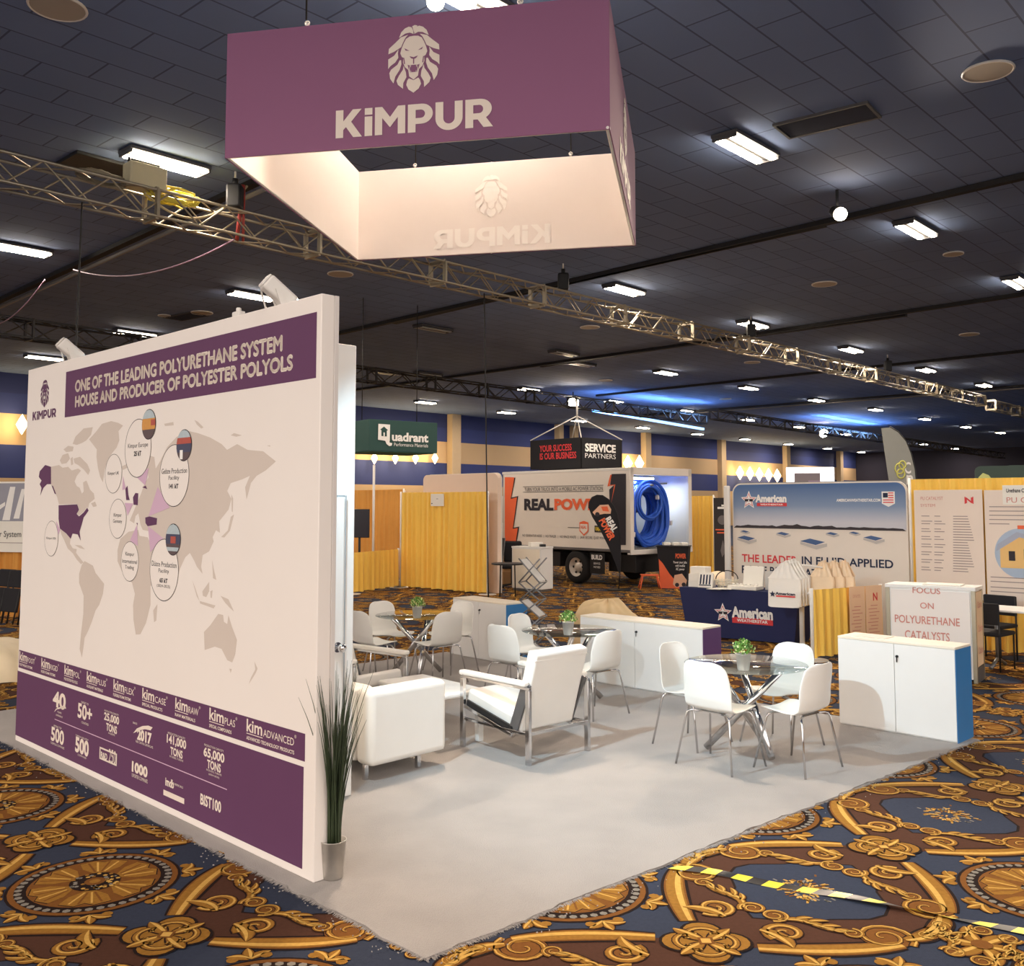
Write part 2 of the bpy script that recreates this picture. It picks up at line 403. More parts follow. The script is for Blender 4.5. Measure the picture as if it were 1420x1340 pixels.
# walls: blue and tan bands
def wall_mat():
    m = bpy.data.materials.new('banded wall'); m.use_nodes = True; nt = m.node_tree; b = nt.nodes['Principled BSDF']; b.inputs['Roughness'].default_value = 0.8
    g = nt.nodes.new('ShaderNodeNewGeometry'); sx = nt.nodes.new('ShaderNodeSeparateXYZ'); nt.links.new(g.outputs['Position'], sx.inputs[0])
    dv = nt.nodes.new('ShaderNodeMath'); dv.operation = 'DIVIDE'; dv.inputs[1].default_value = 8.0; nt.links.new(sx.outputs['Z'], dv.inputs[0])
    cr = nt.nodes.new('ShaderNodeValToRGB'); cr.color_ramp.interpolation = 'CONSTANT'
    tan = (*lin((196, 166, 128)), 1); blu = (*lin((48, 60, 116)), 1); drk = (*lin((30, 32, 62)), 1)
    e = cr.color_ramp.elements; e[0].position = 0; e[0].color = tan; e[1].position = 3.15/8; e[1].color = blu
    x = e.new(4.6/8); x.color = tan; x = e.new(6.0/8); x.color = blu; x = e.new(6.9/8); x.color = (*lin((42, 52, 102)), 1)
    nt.links.new(dv.outputs[0], cr.inputs[0]); nt.links.new(cr.outputs[0], b.inputs['Base Color'])
    return m
wm = wall_mat()
w0 = V(-22, 42.6, 0); w1 = w0 + dirv(48.0)*92
def wallbox(name, a, b, m):
    mb = MB(); mb.bar(V(a.x, a.y, ZC/2), V(b.x, b.y, ZC/2), 0.3, ZC); return struct(name, mb, m)
wl = w0 - dirv(48)*40
off = dirv(138)*0.15
wallbox('wall_back', wl + off, w1 + off, wm)
def wall_mat2():
    return mat('tan wall', (170, 138, 106), 0.85, var=0.04)
wallbox('wall_right', w1, w1 + dirv(-44)*110, mat('dark wall', (46, 44, 58), 0.85, var=0.05))
mb = MB(); a_ = w1 - dirv(48)*.3 - dirv(-44)*0 ; mb.bar(V(w1.x, w1.y, 2.3) + dirv(-132)*.4, V(w1.x, w1.y, 2.3) + dirv(-44)*110 + dirv(-132)*.4, .3, 4.6); struct('trim_8', mb, wall_mat2())
# columns on the back wall
colm = mat('column tan', (196, 172, 140), 0.8, var=0.04)
n_tr = 9
def on_wall(px):                                # where a photo column meets the back wall
    t = (px - CX)/F; u = dirv(48.0)             # w0 + s*u, x = t*y
    s = (t*w0.y*1.0 - w0.x)/(u.x - t*u.y); return w0 + u*s
for px in (626, 772, 793, 893, 998, 1088, 1162):
    p = on_wall(px); mb = MB(); wd = 0.8 if px not in (772, 793) else 0.5
    mb.box(p + V(0, 0, ZC/2) - off*1.5, (wd, 0.5, ZC), 0.02, math.radians(48)); struct('trim_%d' % n_tr, mb, colm); n_tr += 1
# wall sconces: glowing faceted diamonds
scon = mat('sconce glass', (255, 222, 150), 0.4, var=0, emit=5.0, ecol=(1.0, 0.76, 0.38))
sc = thing('wall_sconce', 'x', 'wall light'); mbs = MB(); mbs.cyl((0, 0, 0), (0, 0, 0.85), 0.5, 0.02, 4, smooth=False); mbs.cyl((0, 0, -0.85), (0, 0, 0), 0.02, 0.5, 4, smooth=False); mbs.build('shade', scon, sc)
mbr = MB()
for k in range(4):
    a = 2*PI*k/4; mbr.tube([(0, 0, .87), (.51*math.cos(a), .51*math.sin(a), 0), (0, 0, -.87)], 0.018, 5)
mbr.build('frame', grey_met, sc)
SC = [(22, 590, 'glowing diamond wall light on the tan band left of the graphic wall')]
SC += [(x, y, 'glowing diamond wall light, %s of five in the row above the blue sky backdrop' % ORD[i]) for i, (x, y) in enumerate([(1017, 656), (1031, 657), (1044, 658), (1057, 659), (1069, 660)])]
SC += [(x, 636, 'glowing wall light under the dark green hanging sign, %s from the left' % ORD[i]) for i, x in enumerate((509, 538, 566, 593))]
SC += [(x, 643, 'glowing wall light above the truck roof, %s from the left' % ORD[i]) for i, x in enumerate((842, 861, 877))]
for i, (px, py, lb) in enumerate(SC):
    q = on_wall(px); dpt = q.length; p = D(px, py, q.y) - off*4.5
    r = sc if i == 0 else dup(sc, p); r.location = p; r['label'] = lb; r['group'] = 'diamond wall lights'; s_ = q.y/78.0; r.scale = (s_, s_, s_)
    if py > 600: r.scale = (0.75, 0.75, 0.8)
    if 500 < px < 600: r.scale = (0.4, 0.4, 0.45)
    SC[i] = r
for r in SC:
    pl = bpy.data.lights.new('sconce_glow', 'POINT'); pl.energy = 60; pl.color = (1, .72, .36); pl.shadow_soft_size = .3
    o = bpy.data.objects.new('sconce_glow', pl); C.objects.link(o); o.parent = r; o.location = (0.3, -0.9, 0)

# ceiling speakers, sensors, vents
spk_m = mat('speaker grille', (176, 168, 156), 0.7, var=0.03)
sp = thing('ceiling_speaker', 'x', 'speaker'); MB().cyl((0, 0, -.03), (0, 0, .0), .3, .3, 28).build('grille', spk_m, sp)
mbx = MB(); mbx.tube([(.31*math.cos(2*PI*k/28), .31*math.sin(2*PI*k/28), -.02) for k in range(28)], .018, 6, closed=True); mbx.build('rim', white_met, sp)
for i, (px, py, lb, sc_) in enumerate([(80, 8, 'large round ceiling speaker at the top left corner', 1), (1370, 97, 'large round ceiling speaker at the upper right', 1), (1143, 393, 'round ceiling speaker below the bright stage lamp', 1), (1322, 351, 'round ceiling disc right of the paired ceiling tubes', .7),
                                       (472, 379, 'round ceiling disc below the hanging sign corner', 1), (280, 433, 'round ceiling disc above the graphic wall middle', 1), (228, 437, 'small round ceiling disc above the graphic wall middle', .6),
                                       (818, 453, 'round ceiling disc just under the long truss middle', 1), (1344, 463, 'round ceiling disc right above the long truss end', 1), (1043, 502, 'round ceiling disc under the long truss right half', 1), (840, 527, 'round ceiling disc above the far truss', 1), (1006, 553, 'round ceiling disc above the gap of the far trusses', 1)]):
    p = G(px, py, ZC - .0); r = sp if i == 0 else dup(sp, p); r.location = p; r['label'] = lb; r['group'] = 'round ceiling discs'; r.scale = (sc_, sc_, 1)
vent_m = mat('dark vent', (64, 68, 80), 0.6, 0.2, var=0.1)
vt = thing('ceiling_vent', 'x', 'vent'); v_ = MB()
for k in range(9): v_.box((0, -.26 + k*.065, -.015), (1.3, .02, .03), 0, Matrix.Rotation(.6, 4, 'X'))
v_.build('louvre', vent_m, vt); v_ = MB()
for s_ in (-1, 1): v_.box((0, s_*.32, -.02), (1.42, .04, .04)); v_.box((s_*.69, 0, -.02), (.04, .6, .04))
v_.build('frame', housing, vt)
for i, (px, py, lb) in enumerate([(1146, 166, 'dark louvred ceiling vent right of the hanging sign'), (258, 438, 'dark ceiling vent between two round discs above the graphic wall'), (700, 355, 'dark ceiling vent hidden mostly behind the hanging sign')][:2]):
    p = G(px, py, ZC); r = vt if i == 0 else dup(vt, p); r.location = p; r['label'] = lb; r.rotation_euler = (0, 0, math.radians(HA + 6))
hatch = MB(); p = G(140, 232, ZC - .03); hatch.box(p, (1.2, 0.9, .06), .01, math.radians(HB)); tag(hatch.build('ceiling_hatch', black), 'open black square ceiling hatch above the near truss', 'hatch')

# trusses
def truss(name, a, b, size, m, label, sec=3.05, step=0.5, r=0.025):
    a, b = Vector(a), Vector(b); t = thing(name, label, 'truss', a)
    d = (b-a); L = d.length; d.normalize(); s_ = d.cross(V(0, 0, 1)).normalized()*size/2; u = V(0, 0, size/2)
    cs = [s_+u, s_-u, -s_-u, -s_+u]
    for c in cs: MB().tube([a+c, b+c], r, 6).build('chord', m, t)
    for k in range(4):
        c0, c1 = cs[k], cs[(k+1) % 4]; mb = MB(); n = int(L/step)
        for i in range(n):
            p = a + d*(L*i/n); q = a + d*(L*(i+1)/n)
            mb.tube([p+(c0 if i % 2 else c1), q+(c1 if i % 2 else c0)], r*.62, 5, caps=False)
        mb.build('lacing', m, t)
    n = max(1, int(L/sec))
    for i in range(n+1):
        p = a + d*(L*i/n); mb = MB()
        for c in ((s_+u, s_-u), (-s_+u, -s_-u), (s_+u, -s_+u), (s_-u, -s_-u)): mb.bar(p+c[0]*1.02, p+c[1]*1.02, .09, .05, up=d)
        mb.build('end_plate', m, t)
    return t
ZT = 6.85
ta, tb = G(0, 236, ZT), G(1360, 556, ZT); td = (tb-ta).normalized()
truss('lighting_truss', ta - td*4, tb, .43, alu, 'long silvery box truss crossing the hall behind the hanging plum sign')
tc_ = G(1374, 562, ZT); truss('lighting_truss', tc_, tc_ + td*12, .43, alu, 'short piece of silvery truss at the right edge past the long truss end')
fa, fb = G(-20, 450, ZT), G(975, 582, ZT); fd = (fb-fa).normalized()
truss('black_truss', fa - fd*2, fb, .5, dark_truss, 'far black box truss above the truck and the green hanging sign', step=.8, r=.035)
fc = G(990, 575, ZT); truss('black_truss', fc, fc + fd*60, .5, dark_truss, 'farthest black truss above the blue sky backdrop', step=1.2, r=.04)
# truss hoists
hp = thing('chain_hoist', 'x', 'hoist'); m_ = MB(); m_.box((0, 0, .3), (.26, .26, .42), .04); m_.cyl((0, 0, .5), (0, 0, .62), .05, .05, 10); m_.build('motor', black, hp)
MB().tube([(0, 0, .6), (0, 0, .95)], .02, 6).build('chain', steel, hp)
def hoist(t): return ta + td*t
k = 0
for (px, lb) in [(318, 'black chain hoist on the near truss beside the red strap'), (452, 'black chain hoist on the truss hidden by the hanging sign corner'), (782, 'black chain hoist on the middle of the long truss'), (1045, 'black chain hoist on the long truss above its right half'), (1235, 'black chain hoist on the long truss near its far end')]:
    # solve for the point of the truss at this column
    t = (px - CX)/F; s_ = (t*ta.y - ta.x)/(td.x - t*td.y)
    p = ta + td*s_ + V(0, 0, .2)
    for _ in range(3):
        q = p
    r = hp if k == 0 else dup(hp, p); r.location = p; r['label'] = lb; r['group'] = 'truss hoists'; k += 1
# light box, cables on the near truss
def tpt(px): 
    t = (px - CX)/F; s_ = (t*ta.y - ta.x)/(td.x - t*td.y); return ta + td*s_
lb_ = thing('power_box', 'pale metal power box lying on the near truss with hanging cables', 'electrical box', tpt(190) + V(0, 0, .22)); p = ORG[lb_]
MB().box(p + V(0, 0, .2), (.62, .3, .4), .03, math.atan2(td.y, td.x)).build('case', mat('pale box', (206, 196, 160), .5), lb_)
m_ = MB()
for s_ in (-.25, .25): m_.bar(p + td*s_ + V(0, 0, .4), p + td*s_ + V(0, 0, .47), .04, .12)
m_.tube([p - td*.25 + V(0, 0, .46), p + td*.25 + V(0, 0, .46)], .02, 6); m_.build('handle', black, lb_)
m_ = MB(); p = tpt(230)
for k in range(9):
    a0 = random.uniform(0, 6); pts = []
    for j in range(22):
        a = a0 + j*.6; pts.append(p + td*((.35 + .15*random.random())*math.cos(a)) + V(0, 0, .22 + .1*math.sin(a) + random.uniform(-.03, .05)) + td.cross(V(0, 0, 1))*(.12*math.sin(a*1.3)))
    m_.tube(pts, .018, 5)
tag(m_.build('yellow_cable', mat('yellow cable', (206, 190, 70), .5)), 'tangled coil of yellow cable draped over the near truss', 'cable')
m_ = MB(); p = tpt(128)
for k in range(7):
    a0 = random.uniform(0, 6); pts = [p + td*((.4)*math.cos(a0 + j*.7)) + V(0, 0, .24 + .09*math.sin(a0 + j*.7) + random.uniform(-.02, .04)) for j in range(16)]
    m_.tube(pts, .02, 5)
tag(m_.build('cable_bundle', mat('grey cable', (130, 120, 100), .5)), 'bundle of grey cables lying on the near truss below the hatch', 'cable')
p = tpt(322); m_ = MB(); m_.tube([p - V(0, 0, .25), p + td*.1 + V(0, 0, .75)], .035, 6); m_.tube([p - V(0, 0, .25) + td*.12, p + td*.12 + V(0, 0, .75)], .025, 6)
tag(m_.build('red_strap', mat('red strap', (160, 60, 54), .6)), 'red lifting strap wrapped round the near truss', 'strap')
def cat_cable(a, b, sag, r, m, label, name='hanging_cable'):
    a, b = Vector(a), Vector(b); pts = [a.lerp(b, k/24) - V(0, 0, sag*4*(k/24)*(1-k/24)) for k in range(25)]
    tag(MB().tube(pts, r, 6).build(name, m), label, 'cable')
lilac = mat('lilac cable', (150, 120, 140), .5)
cat_cable(tpt(318) - V(0, 0, .25), G(102, 374, 7.2), .35, .016, lilac, 'thin lilac cable swagged between the near truss and the ceiling track')
cat_cable(G(62, 388, 7.2), G(-20, 452, 7.0), .3, .016, lilac, 'thin lilac cable swagged down at the left edge')
cat_cable(tpt(190) + V(0, 0, .2), tpt(335) + V(0, 0, .75), .5, .02, mat('pale cable', (190, 176, 140), .5), 'pale cable swagged from the power box to the truss hoist')
q = tpt(102); cat_cable(q - V(0, 0, .2), V(q.x - .03, q.y, 3.3), 0, .014, black, 'black vertical cable dropping from the near truss behind the graphic wall')
q = tpt(671); cat_cable(q - V(0, 0, .2), V(q.x + .1, q.y + .05, 0.01), 0, .016, black, 'long thin black cable dropping from the long truss to the floor')
# stage lamps
lampm = mat('stage lamp lens', (255, 220, 170), .3, var=0, emit=60, ecol=(1, .78, .55))
def stage_lamp(p, label, r=.16, aim=(0, -1, -.5), e=60):
    t = thing('stage_lamp', label, 'stage light', p); a = Vector(aim).normalized()
    MB().cyl(p - a*.3, p, r*.8, r, 16).build('housing', black, t)
    MB().cyl(p - a*.01, p + a*.03, r*.9, r*.9, 20).build('lens', lampm, t)
    m_ = MB(); m_.bar(p - a*.15 + V(0, 0, r), p - a*.15 + V(0, 0, .5), .05, .02); m_.build('yoke', black, t)
    li = bpy.data.lights.new('stage_lamp_glow', 'SPOT'); li.energy = e*20; li.spot_size = 1.2; li.color = (1, .8, .6); li.shadow_soft_size = r
    o = bpy.data.objects.new('stage_lamp_glow', li); C.objects.link(o); o.location = p - ORG[t] + a*.08; o.parent = t; o.rotation_euler = a.to_track_quat('-Z', 'Y').to_euler()
stage_lamp(G(1165, 297, 7.3), 'round bright stage lamp glowing below the ceiling on the right', .13)
stage_lamp(D(795, 559, (fa + (fb-fa)*.75).y - .5), 'round bright stage lamp on the far black truss above the truck', .3)
stage_lamp(D(1142, 601, 70), 'round bright lamp on the farthest black truss', .34)
for k, dx in enumerate((-22, 24)):
    stage_lamp(G(626 + dx, 2 - k*3, 7.3), 'bright lamp over the top edge of the plum sign, %s one' % ('left' if k == 0 else 'right'), .1, (0, -.7, -.7), 20)
# blue LED strip under the far truss
p, q = D(822, 569, (fa + (fb-fa)*.80).y), fb - V(0, 0, .55)
tag(MB().bar(p, q, .15, .12).build('light_strip', mat('blue light strip', (90, 150, 220), .4, var=0, emit=1.6, ecol=(.25, .5, 1))), 'glowing blue light strip under the end of the far truss', 'light strip')

for a, b, e in ((p, q, 260), (fc + fd*14 - V(0, 0, .3), fc + fd*24 - V(0, 0, .3), 420)):
    li = bpy.data.lights.new('blue_uplight', 'AREA'); li.shape = 'RECTANGLE'; li.size = (b-a).length; li.size_y = .3; li.energy = e; li.color = (.25, .5, 1)
    o = bpy.data.objects.new('blue_uplight', li); C.objects.link(o); o.location = (a+b)/2 + V(0, 0, .1); dd = b-a; o.rotation_euler = (PI, 0, math.atan2(dd.y, dd.x))
# ---------------------------------------------------------------- patterned hall carpet (the floor)
def woven(name, rgb, var=.16):
    return mat(name, rgb, .95, var=var, scale=45, bump=.25, bscale=240, spec=.1)
FM = [woven('carpet navy', (54, 60, 76)), woven('carpet brown', (80, 52, 40)), woven('carpet dark', (38, 27, 24)), woven('carpet gold', (150, 106, 44), .3), woven('carpet light gold', (206, 162, 84), .22),
      woven('carpet rust', (122, 78, 36), .2), woven('carpet grey', (134, 128, 118))]
BLUE, BROWN, DARK, GOLD, LIGHT, RUST, GREY = range(7)
P_ = 1.80                                        # repeat of the pattern
TV, TF, TM = [], [], []
def add_poly(pts, m, z):
    """star-shaped / convex polygon as a fan"""
    n0 = len(TV); cx = sum(p[0] for p in pts)/len(pts); cy = sum(p[1] for p in pts)/len(pts)
    TV.append((cx, cy, z)); TV.extend([(x, y, z) for x, y in pts]); n = len(pts)
    for k in range(n): TF.append((n0, n0+1+k, n0+1+(k+1) % n, n0+1+(k+1) % n)); TM.append(m)
def ribbon(pts, w0, m, z, wf=None):
    n = len(pts); n0 = len(TV)
    for i, (x, y) in enumerate(pts):
        a = pts[max(0, i-1)]; b = pts[min(n-1, i+1)]; dx, dy = b[0]-a[0], b[1]-a[1]; L = math.hypot(dx, dy) or 1
        w_ = w0*(wf(i/(n-1)) if wf else 1)/2
        TV.append((x - dy/L*w_, y + dx/L*w_, z)); TV.append((x + dy/L*w_, y - dx/L*w_, z))
    for i in range(n-1):
        k = n0+2*i; TF.append((k, k+1, k+3, k+2)); TM.append(m)
Z0 = .0006
def band(pts, w_, wf=None, lv=4):
    ribbon(pts, w_*1.3, DARK, Z0*lv, wf); ribbon(pts, w_, RUST, Z0*(lv+1), wf); ribbon(pts, w_*.8, GOLD, Z0*(lv+2), wf)
    n = len(pts); q = []
    for i, (x, y) in enumerate(pts):
        a = pts[max(0, i-1)]; b = pts[min(n-1, i+1)]; dx, dy = b[0]-a[0], b[1]-a[1]; L = math.hypot(dx, dy) or 1
        o = w_*.16*(wf(i/(n-1)) if wf else 1); q.append((x - dy/L*o, y + dx/L*o))
    ribbon(q, w_*.28, LIGHT, Z0*(lv+3), wf)
def spiral(cx, cy, r, a0, turns, sgn, w_, lv=5):
    pts = []
    n = 26
    for i in range(n+1):
        t = i/n; rr = r*(1-t)**.8 + .012; a = math.radians(a0) + sgn*t*turns*2*PI
        pts.append((cx + rr*math.cos(a), cy + rr*math.sin(a)))
    add_poly(circ(cx, cy, r*1.0, 18), DARK, Z0*(lv-1)); add_poly(circ(cx, cy, r*.95, 18), RUST, Z0*(lv-.5))
    band(pts, w_, lambda t: 1-.65*t, lv)
def leaf(x, y, a, L, w_, bend=0.0, lv=6):
    pts = []
    for i in range(9):
        t = i/8; aa = math.radians(a) + bend*t; pts.append((x + L*t*math.cos(aa), y + L*t*math.sin(aa)))
    f = lambda t: max(.03, math.sin(PI*min(1, t*.9+.08))**.7)
    band(pts, w_, f, lv)
def acanthus(x, y, a, L, sgn, lv=6):
    """an S-shaped leafy scroll: spiral head, stem with side leaves"""
    ca, sa = math.cos(math.radians(a)), math.sin(math.radians(a))
    T = lambda u, v: (x + u*ca - v*sgn*sa, y + u*sa + v*sgn*ca)
    sp_ = [T(L*t, .10*L*math.sin(2*PI*t*.9)) for t in [i/14 for i in range(15)]]
    band(sp_, L*.13, lambda t: .7 + .5*math.sin(PI*t), lv)
    for t, aa, ll in ((.25, 55, .26), (.42, 48, .3), (.6, 42, .28), (.78, 30, .26), (.35, -45, .22), (.55, -40, .24), (.75, -30, .2)):
        p = T(L*t, .10*L*math.sin(2*PI*t*.9)); leaf(p[0], p[1], a + sgn*aa, L*ll, L*.11, sgn*math.copysign(.5, -aa), lv+1)
    c = T(-.06*L, .13*L); spiral(c[0], c[1], L*.17, a - sgn*90, 1.6, sgn, L*.085, lv+1)
    c = T(1.02*L, -.13*L); spiral(c[0], c[1], L*.12, a + sgn*90, 1.4, -sgn, L*.065, lv+1)
# tile axes: x along the hall (rosette to rosette with sprays between), y across (medallions between)
H_ = P_/2
def hw(s): return .70*math.sin(PI*min(1, max(0, s/P_)))**.85
lens = [(s, hw(s)) for s in [P_*i/24 for i in range(25)]] + [(s, -hw(s)) for s in [P_*i/24 for i in range(24, -1, -1)]]
add_poly(lens, BROWN, Z0)
fld = [(.40, 0), (.56, .22), (.66, .27), (.80, .40), (.90, .43), (1.0, .40), (1.14, .27), (1.24, .22), (1.40, 0)]; fld = fld + [(a, -b) for a, b in fld[::-1]][1:-1]
add_poly([( .9+(a-.9)*1.03, b*1.04) for a, b in fld], DARK, Z0*1.5); add_poly(fld, BLUE, Z0*2)
for sy in (1, -1):
    for sx in (1, -1):
        f = lambda s: (s if sx > 0 else P_ - s)
        bp = [(f(s), sy*hw(s)) for s in [.13 + (.64-.13)*i/14 for i in range(15)]]
        band(bp, .10, lambda t: .8 + .35*math.sin(PI*t))
        cx_, cy_ = f(.66), sy*(hw(.64) - .09)
        spiral(cx_, cy_, .125, 90*sy, 1.75, -sx*sy, .035)
        leaf(f(.70), sy*.63, (35 if sx > 0 else 145)*sy, .28, .10, -.5*sx*sy)
        acanthus(f(.46), sy*.10, (62 if sx > 0 else 118)*sy, .34, -sx*sy)
        leaf(f(.30), sy*.10, (70 if sx > 0 else 110)*sy, .22, .08, .6*sx*sy)
        spiral(f(.36), sy*.20, .085, 180 if sx > 0 else 0, 1.5, sx*sy, .05)
        # crossing scroll at the cell corner (half way, next to the medallion row)
        acanthus(f(.74), sy*.80, (-20 if sx > 0 else 200)*sy, .26, sx*sy)
# spray of small flowers
for k in range(120):
    a = random.uniform(0, 2*PI); r = abs(random.gauss(.085, .03)); x, y = .9 + 1.2*r*math.cos(a), r*math.sin(a)*1.05
    aa = math.degrees(a) + random.uniform(-40, 40)
    ribbon([(x, y), (x + .03*math.cos(math.radians(aa)), y + .03*math.sin(math.radians(aa)))], .012, random.choice((LIGHT, GOLD, GREY, LIGHT, RUST)), Z0*(5 + k % 3))
# rosette at the tile corner
for k in range(4):
    a = PI/4 + k*PI/2; cx_, cy_ = .115*math.cos(a), .115*math.sin(a)
    add_poly(circ(cx_, cy_, .105, 16), DARK, Z0*9); add_poly(circ(cx_, cy_, .09, 16), GOLD, Z0*10)
    band([(cx_*.5 + .085*math.cos(t), cy_*.5 + .085*math.sin(t)) for t in [a - 1.9 + 3.8*i/12 for i in range(13)]], .03, None, 11)
    leaf(.02*math.cos(k*PI/2), .02*math.sin(k*PI/2), k*90, .17, .07, 0, 12)
add_poly(circ(0, 0, .05, 4), RUST, Z0*17); add_poly(circ(0, 0, .032, 4), LIGHT, Z0*18)
# medallion half way to the next rosette row
my = H_
add_poly(circ(0, my, .44, 40), DARK, Z0*3); add_poly(circ(0, my, .425, 40), RUST, Z0*4); add_poly(circ(0, my, .395, 40), DARK, Z0*5)
for k in range(44):
    a = 2*PI*k/44; add_poly(circ(.375*math.cos(a), my + .375*math.sin(a), .021, 6), GREY, Z0*6)
add_poly(circ(0, my, .35, 36), DARK, Z0*6); add_poly(circ(0, my, .335, 36), RUST, Z0*7)
for k in range(6):
    a = 2*PI*k/6
    pet = [(0 + r*math.cos(a + o), my + r*math.sin(a + o)) for r, o in ((.13, -.22), (.22, -.46), (.31, -.42), (.325, -.15), (.29, 0), (.325, .15), (.31, .42), (.22, .46), (.13, .22))]
    add_poly([((x)*1.02, my + (y-my)*1.02) for x, y in pet], DARK, Z0*8); add_poly(pet, GOLD, Z0*9)
    for o in (-.28, -.12, .1, .26): ribbon([(.15*math.cos(a+o*.6), my + .15*math.sin(a+o*.6)), (.30*math.cos(a+o), my + .30*math.sin(a+o))], .011, LIGHT if o in (-.12, .26) else RUST, Z0*10)
add_poly(circ(0, my, .13, 20), DARK, Z0*11)
for k in range(40):
    a = random.uniform(0, 2*PI); r = random.uniform(.06, .125); add_poly(circ(r*math.cos(a), my + r*math.sin(a), .013, 5), random.choice((GREY, LIGHT, GOLD)), Z0*12)
add_poly(circ(0, my, .055, 12), RUST, Z0*13); add_poly(circ(0, my, .03, 8), GOLD, Z0*14)
for k in range(8):
    a = 2*PI*k/8 + PI/8; x, y = .45*math.cos(a), my + .45*math.sin(a)
    for o in (-40, 0, 40): leaf(x, y, math.degrees(a)+o, .11, .055, o*.01, 4)
    for o in (-.16, .16): add_poly(circ(.47*math.cos(a+o), my + .47*math.sin(a+o), .028, 8), GOLD, Z0*7)
# trellis flower between medallions
for k in range(6):
    leaf(H_, my, k*60, .2, .08, .3, 6)
add_poly(circ(H_, my, .05, 8), RUST, Z0*15)
tv = np.array(TV); tf = np.array(TF); tm = np.array(TM)
O_ = np.array(G(979, 1308)[:2]); fa_ = math.radians(43.5)
e1 = np.array([math.cos(fa_), math.sin(fa_)]); e2 = np.array([math.sin(fa_), -math.cos(fa_)])
def tile_ok(c):
    x, y = c
    if y < 2.0 or y > 46: return False
    return abs(x) < .56*y + 2.2
cells = []
for i in range(-30, 40):
    for j in range(-40, 40):
        c = O_ + e1*P_*(i+.5) + e2*P_*(j+.5)
        if tile_ok(c): cells.append((i, j))
V_, F_, M_ = [np.array([(-90, -30, 0), (110, -30, 0), (110, 170, 0), (-90, 170, 0)], float)], [np.array([(0, 1, 2, 3)])], [np.array([BLUE])]
nv = 4
pxy = tv[:, 0:1]*e1 + tv[:, 1:2]*e2
for i, j in cells:
    o = O_ + e1*P_*i + e2*P_*j
    co = np.concatenate([pxy + o, tv[:, 2:3]], 1); V_.append(co); F_.append(tf + nv); M_.append(tm); nv += len(tv)
VV = np.concatenate(V_); FF = np.concatenate(F_); MM = np.concatenate(M_)
# fans are triangles: split
tri = FF[:, 2] == FF[:, 3]
ln = np.where(tri, 3, 4); loops = np.concatenate([f[:3] if t else f for f, t in zip(FF, tri)]) if False else FF.reshape(-1)[~np.stack([np.zeros_like(tri), np.zeros_like(tri), np.zeros_like(tri), tri], 1).reshape(-1)]
# every pattern face must look up
a_, b_, c_ = VV[FF[:, 0]], VV[FF[:, 1]], VV[FF[:, 2]]
me = bpy.data.meshes.new('floor'); me.vertices.add(len(VV)); me.vertices.foreach_set('co', VV.reshape(-1))
me.loops.add(len(loops)); me.loops.foreach_set('vertex_index', loops.astype(np.int32))
st = np.concatenate([[0], np.cumsum(ln)[:-1]]); me.polygons.add(len(ln)); me.polygons.foreach_set('loop_start', st.astype(np.int32))
try: me.polygons.foreach_set('loop_total', ln.astype(np.int32))
except Exception: pass
me.polygons.foreach_set('material_index', MM.astype(np.int32)); me.update(calc_edges=True); me.validate()
for m in FM: me.materials.append(m)
fl = bpy.data.objects.new('floor', me); C.objects.link(fl); fl['kind'] = 'structure'

# ---------------------------------------------------------------- the booth: pale plush carpet
BA, BB = -44.36, 42.2                            # the booth's two directions (along the graphic wall / along the open side)
ua, ub = dirv(BA), dirv(BB)
c_near = G(590, 1333); c_right = c_near + ub*6.06
c_right = G(1356, 1027.5)
c_left = G(-60, 996); c_far = c_left + (c_right - c_near)
plush = mat('plush carpet', (160, 153, 148), .95, var=.2, scale=2.6, bump=.55, bscale=170, spec=.1, sheen=.3)
mb = MB(); CT = .014
def edge(a, b, n):
    out = []
    for k in range(n):
        p = a.lerp(b, k/n); d = (b-a).normalized(); nrm = V(d.y, -d.x, 0); out.append(p + nrm*random.gauss(0, .008))
    return out
cor = [c_near, c_right, c_far, c_left]
bd = []
for k in range(4): bd += edge(cor[k], cor[(k+1) % 4], 90)
mb.prism([(p.x, p.y) for p in bd], .001, CT)
for k in (0, 3):                                  # frayed edge tufts
    a, b = cor[k], cor[(k+1) % 4]; d = (b-a).normalized(); nrm = V(d.y, -d.x, 0)
    for _ in range(2200):
        p = a.lerp(b, random.random()); q = p + nrm*random.uniform(.008, .035) + d*random.uniform(-.012, .012); w_ = .004
        z_ = random.uniform(.003, CT)
        mb.poly([p - d*w_ + V(0, 0, z_), p + d*w_ + V(0, 0, z_), q + V(0, 0, max(.002, z_*.4))])
    for _ in range(240):
        p = a.lerp(b, random.random()) + nrm*random.uniform(.03, .22)*random.random(); w_ = random.uniform(.002, .005)
        mb.box((p.x, p.y, .0125), (w_, w_*2, .004), 0, random.random()*3)
tag(mb.build('booth_carpet', plush), 'pale plush square carpet under the whole white-furnished booth', 'carpet')

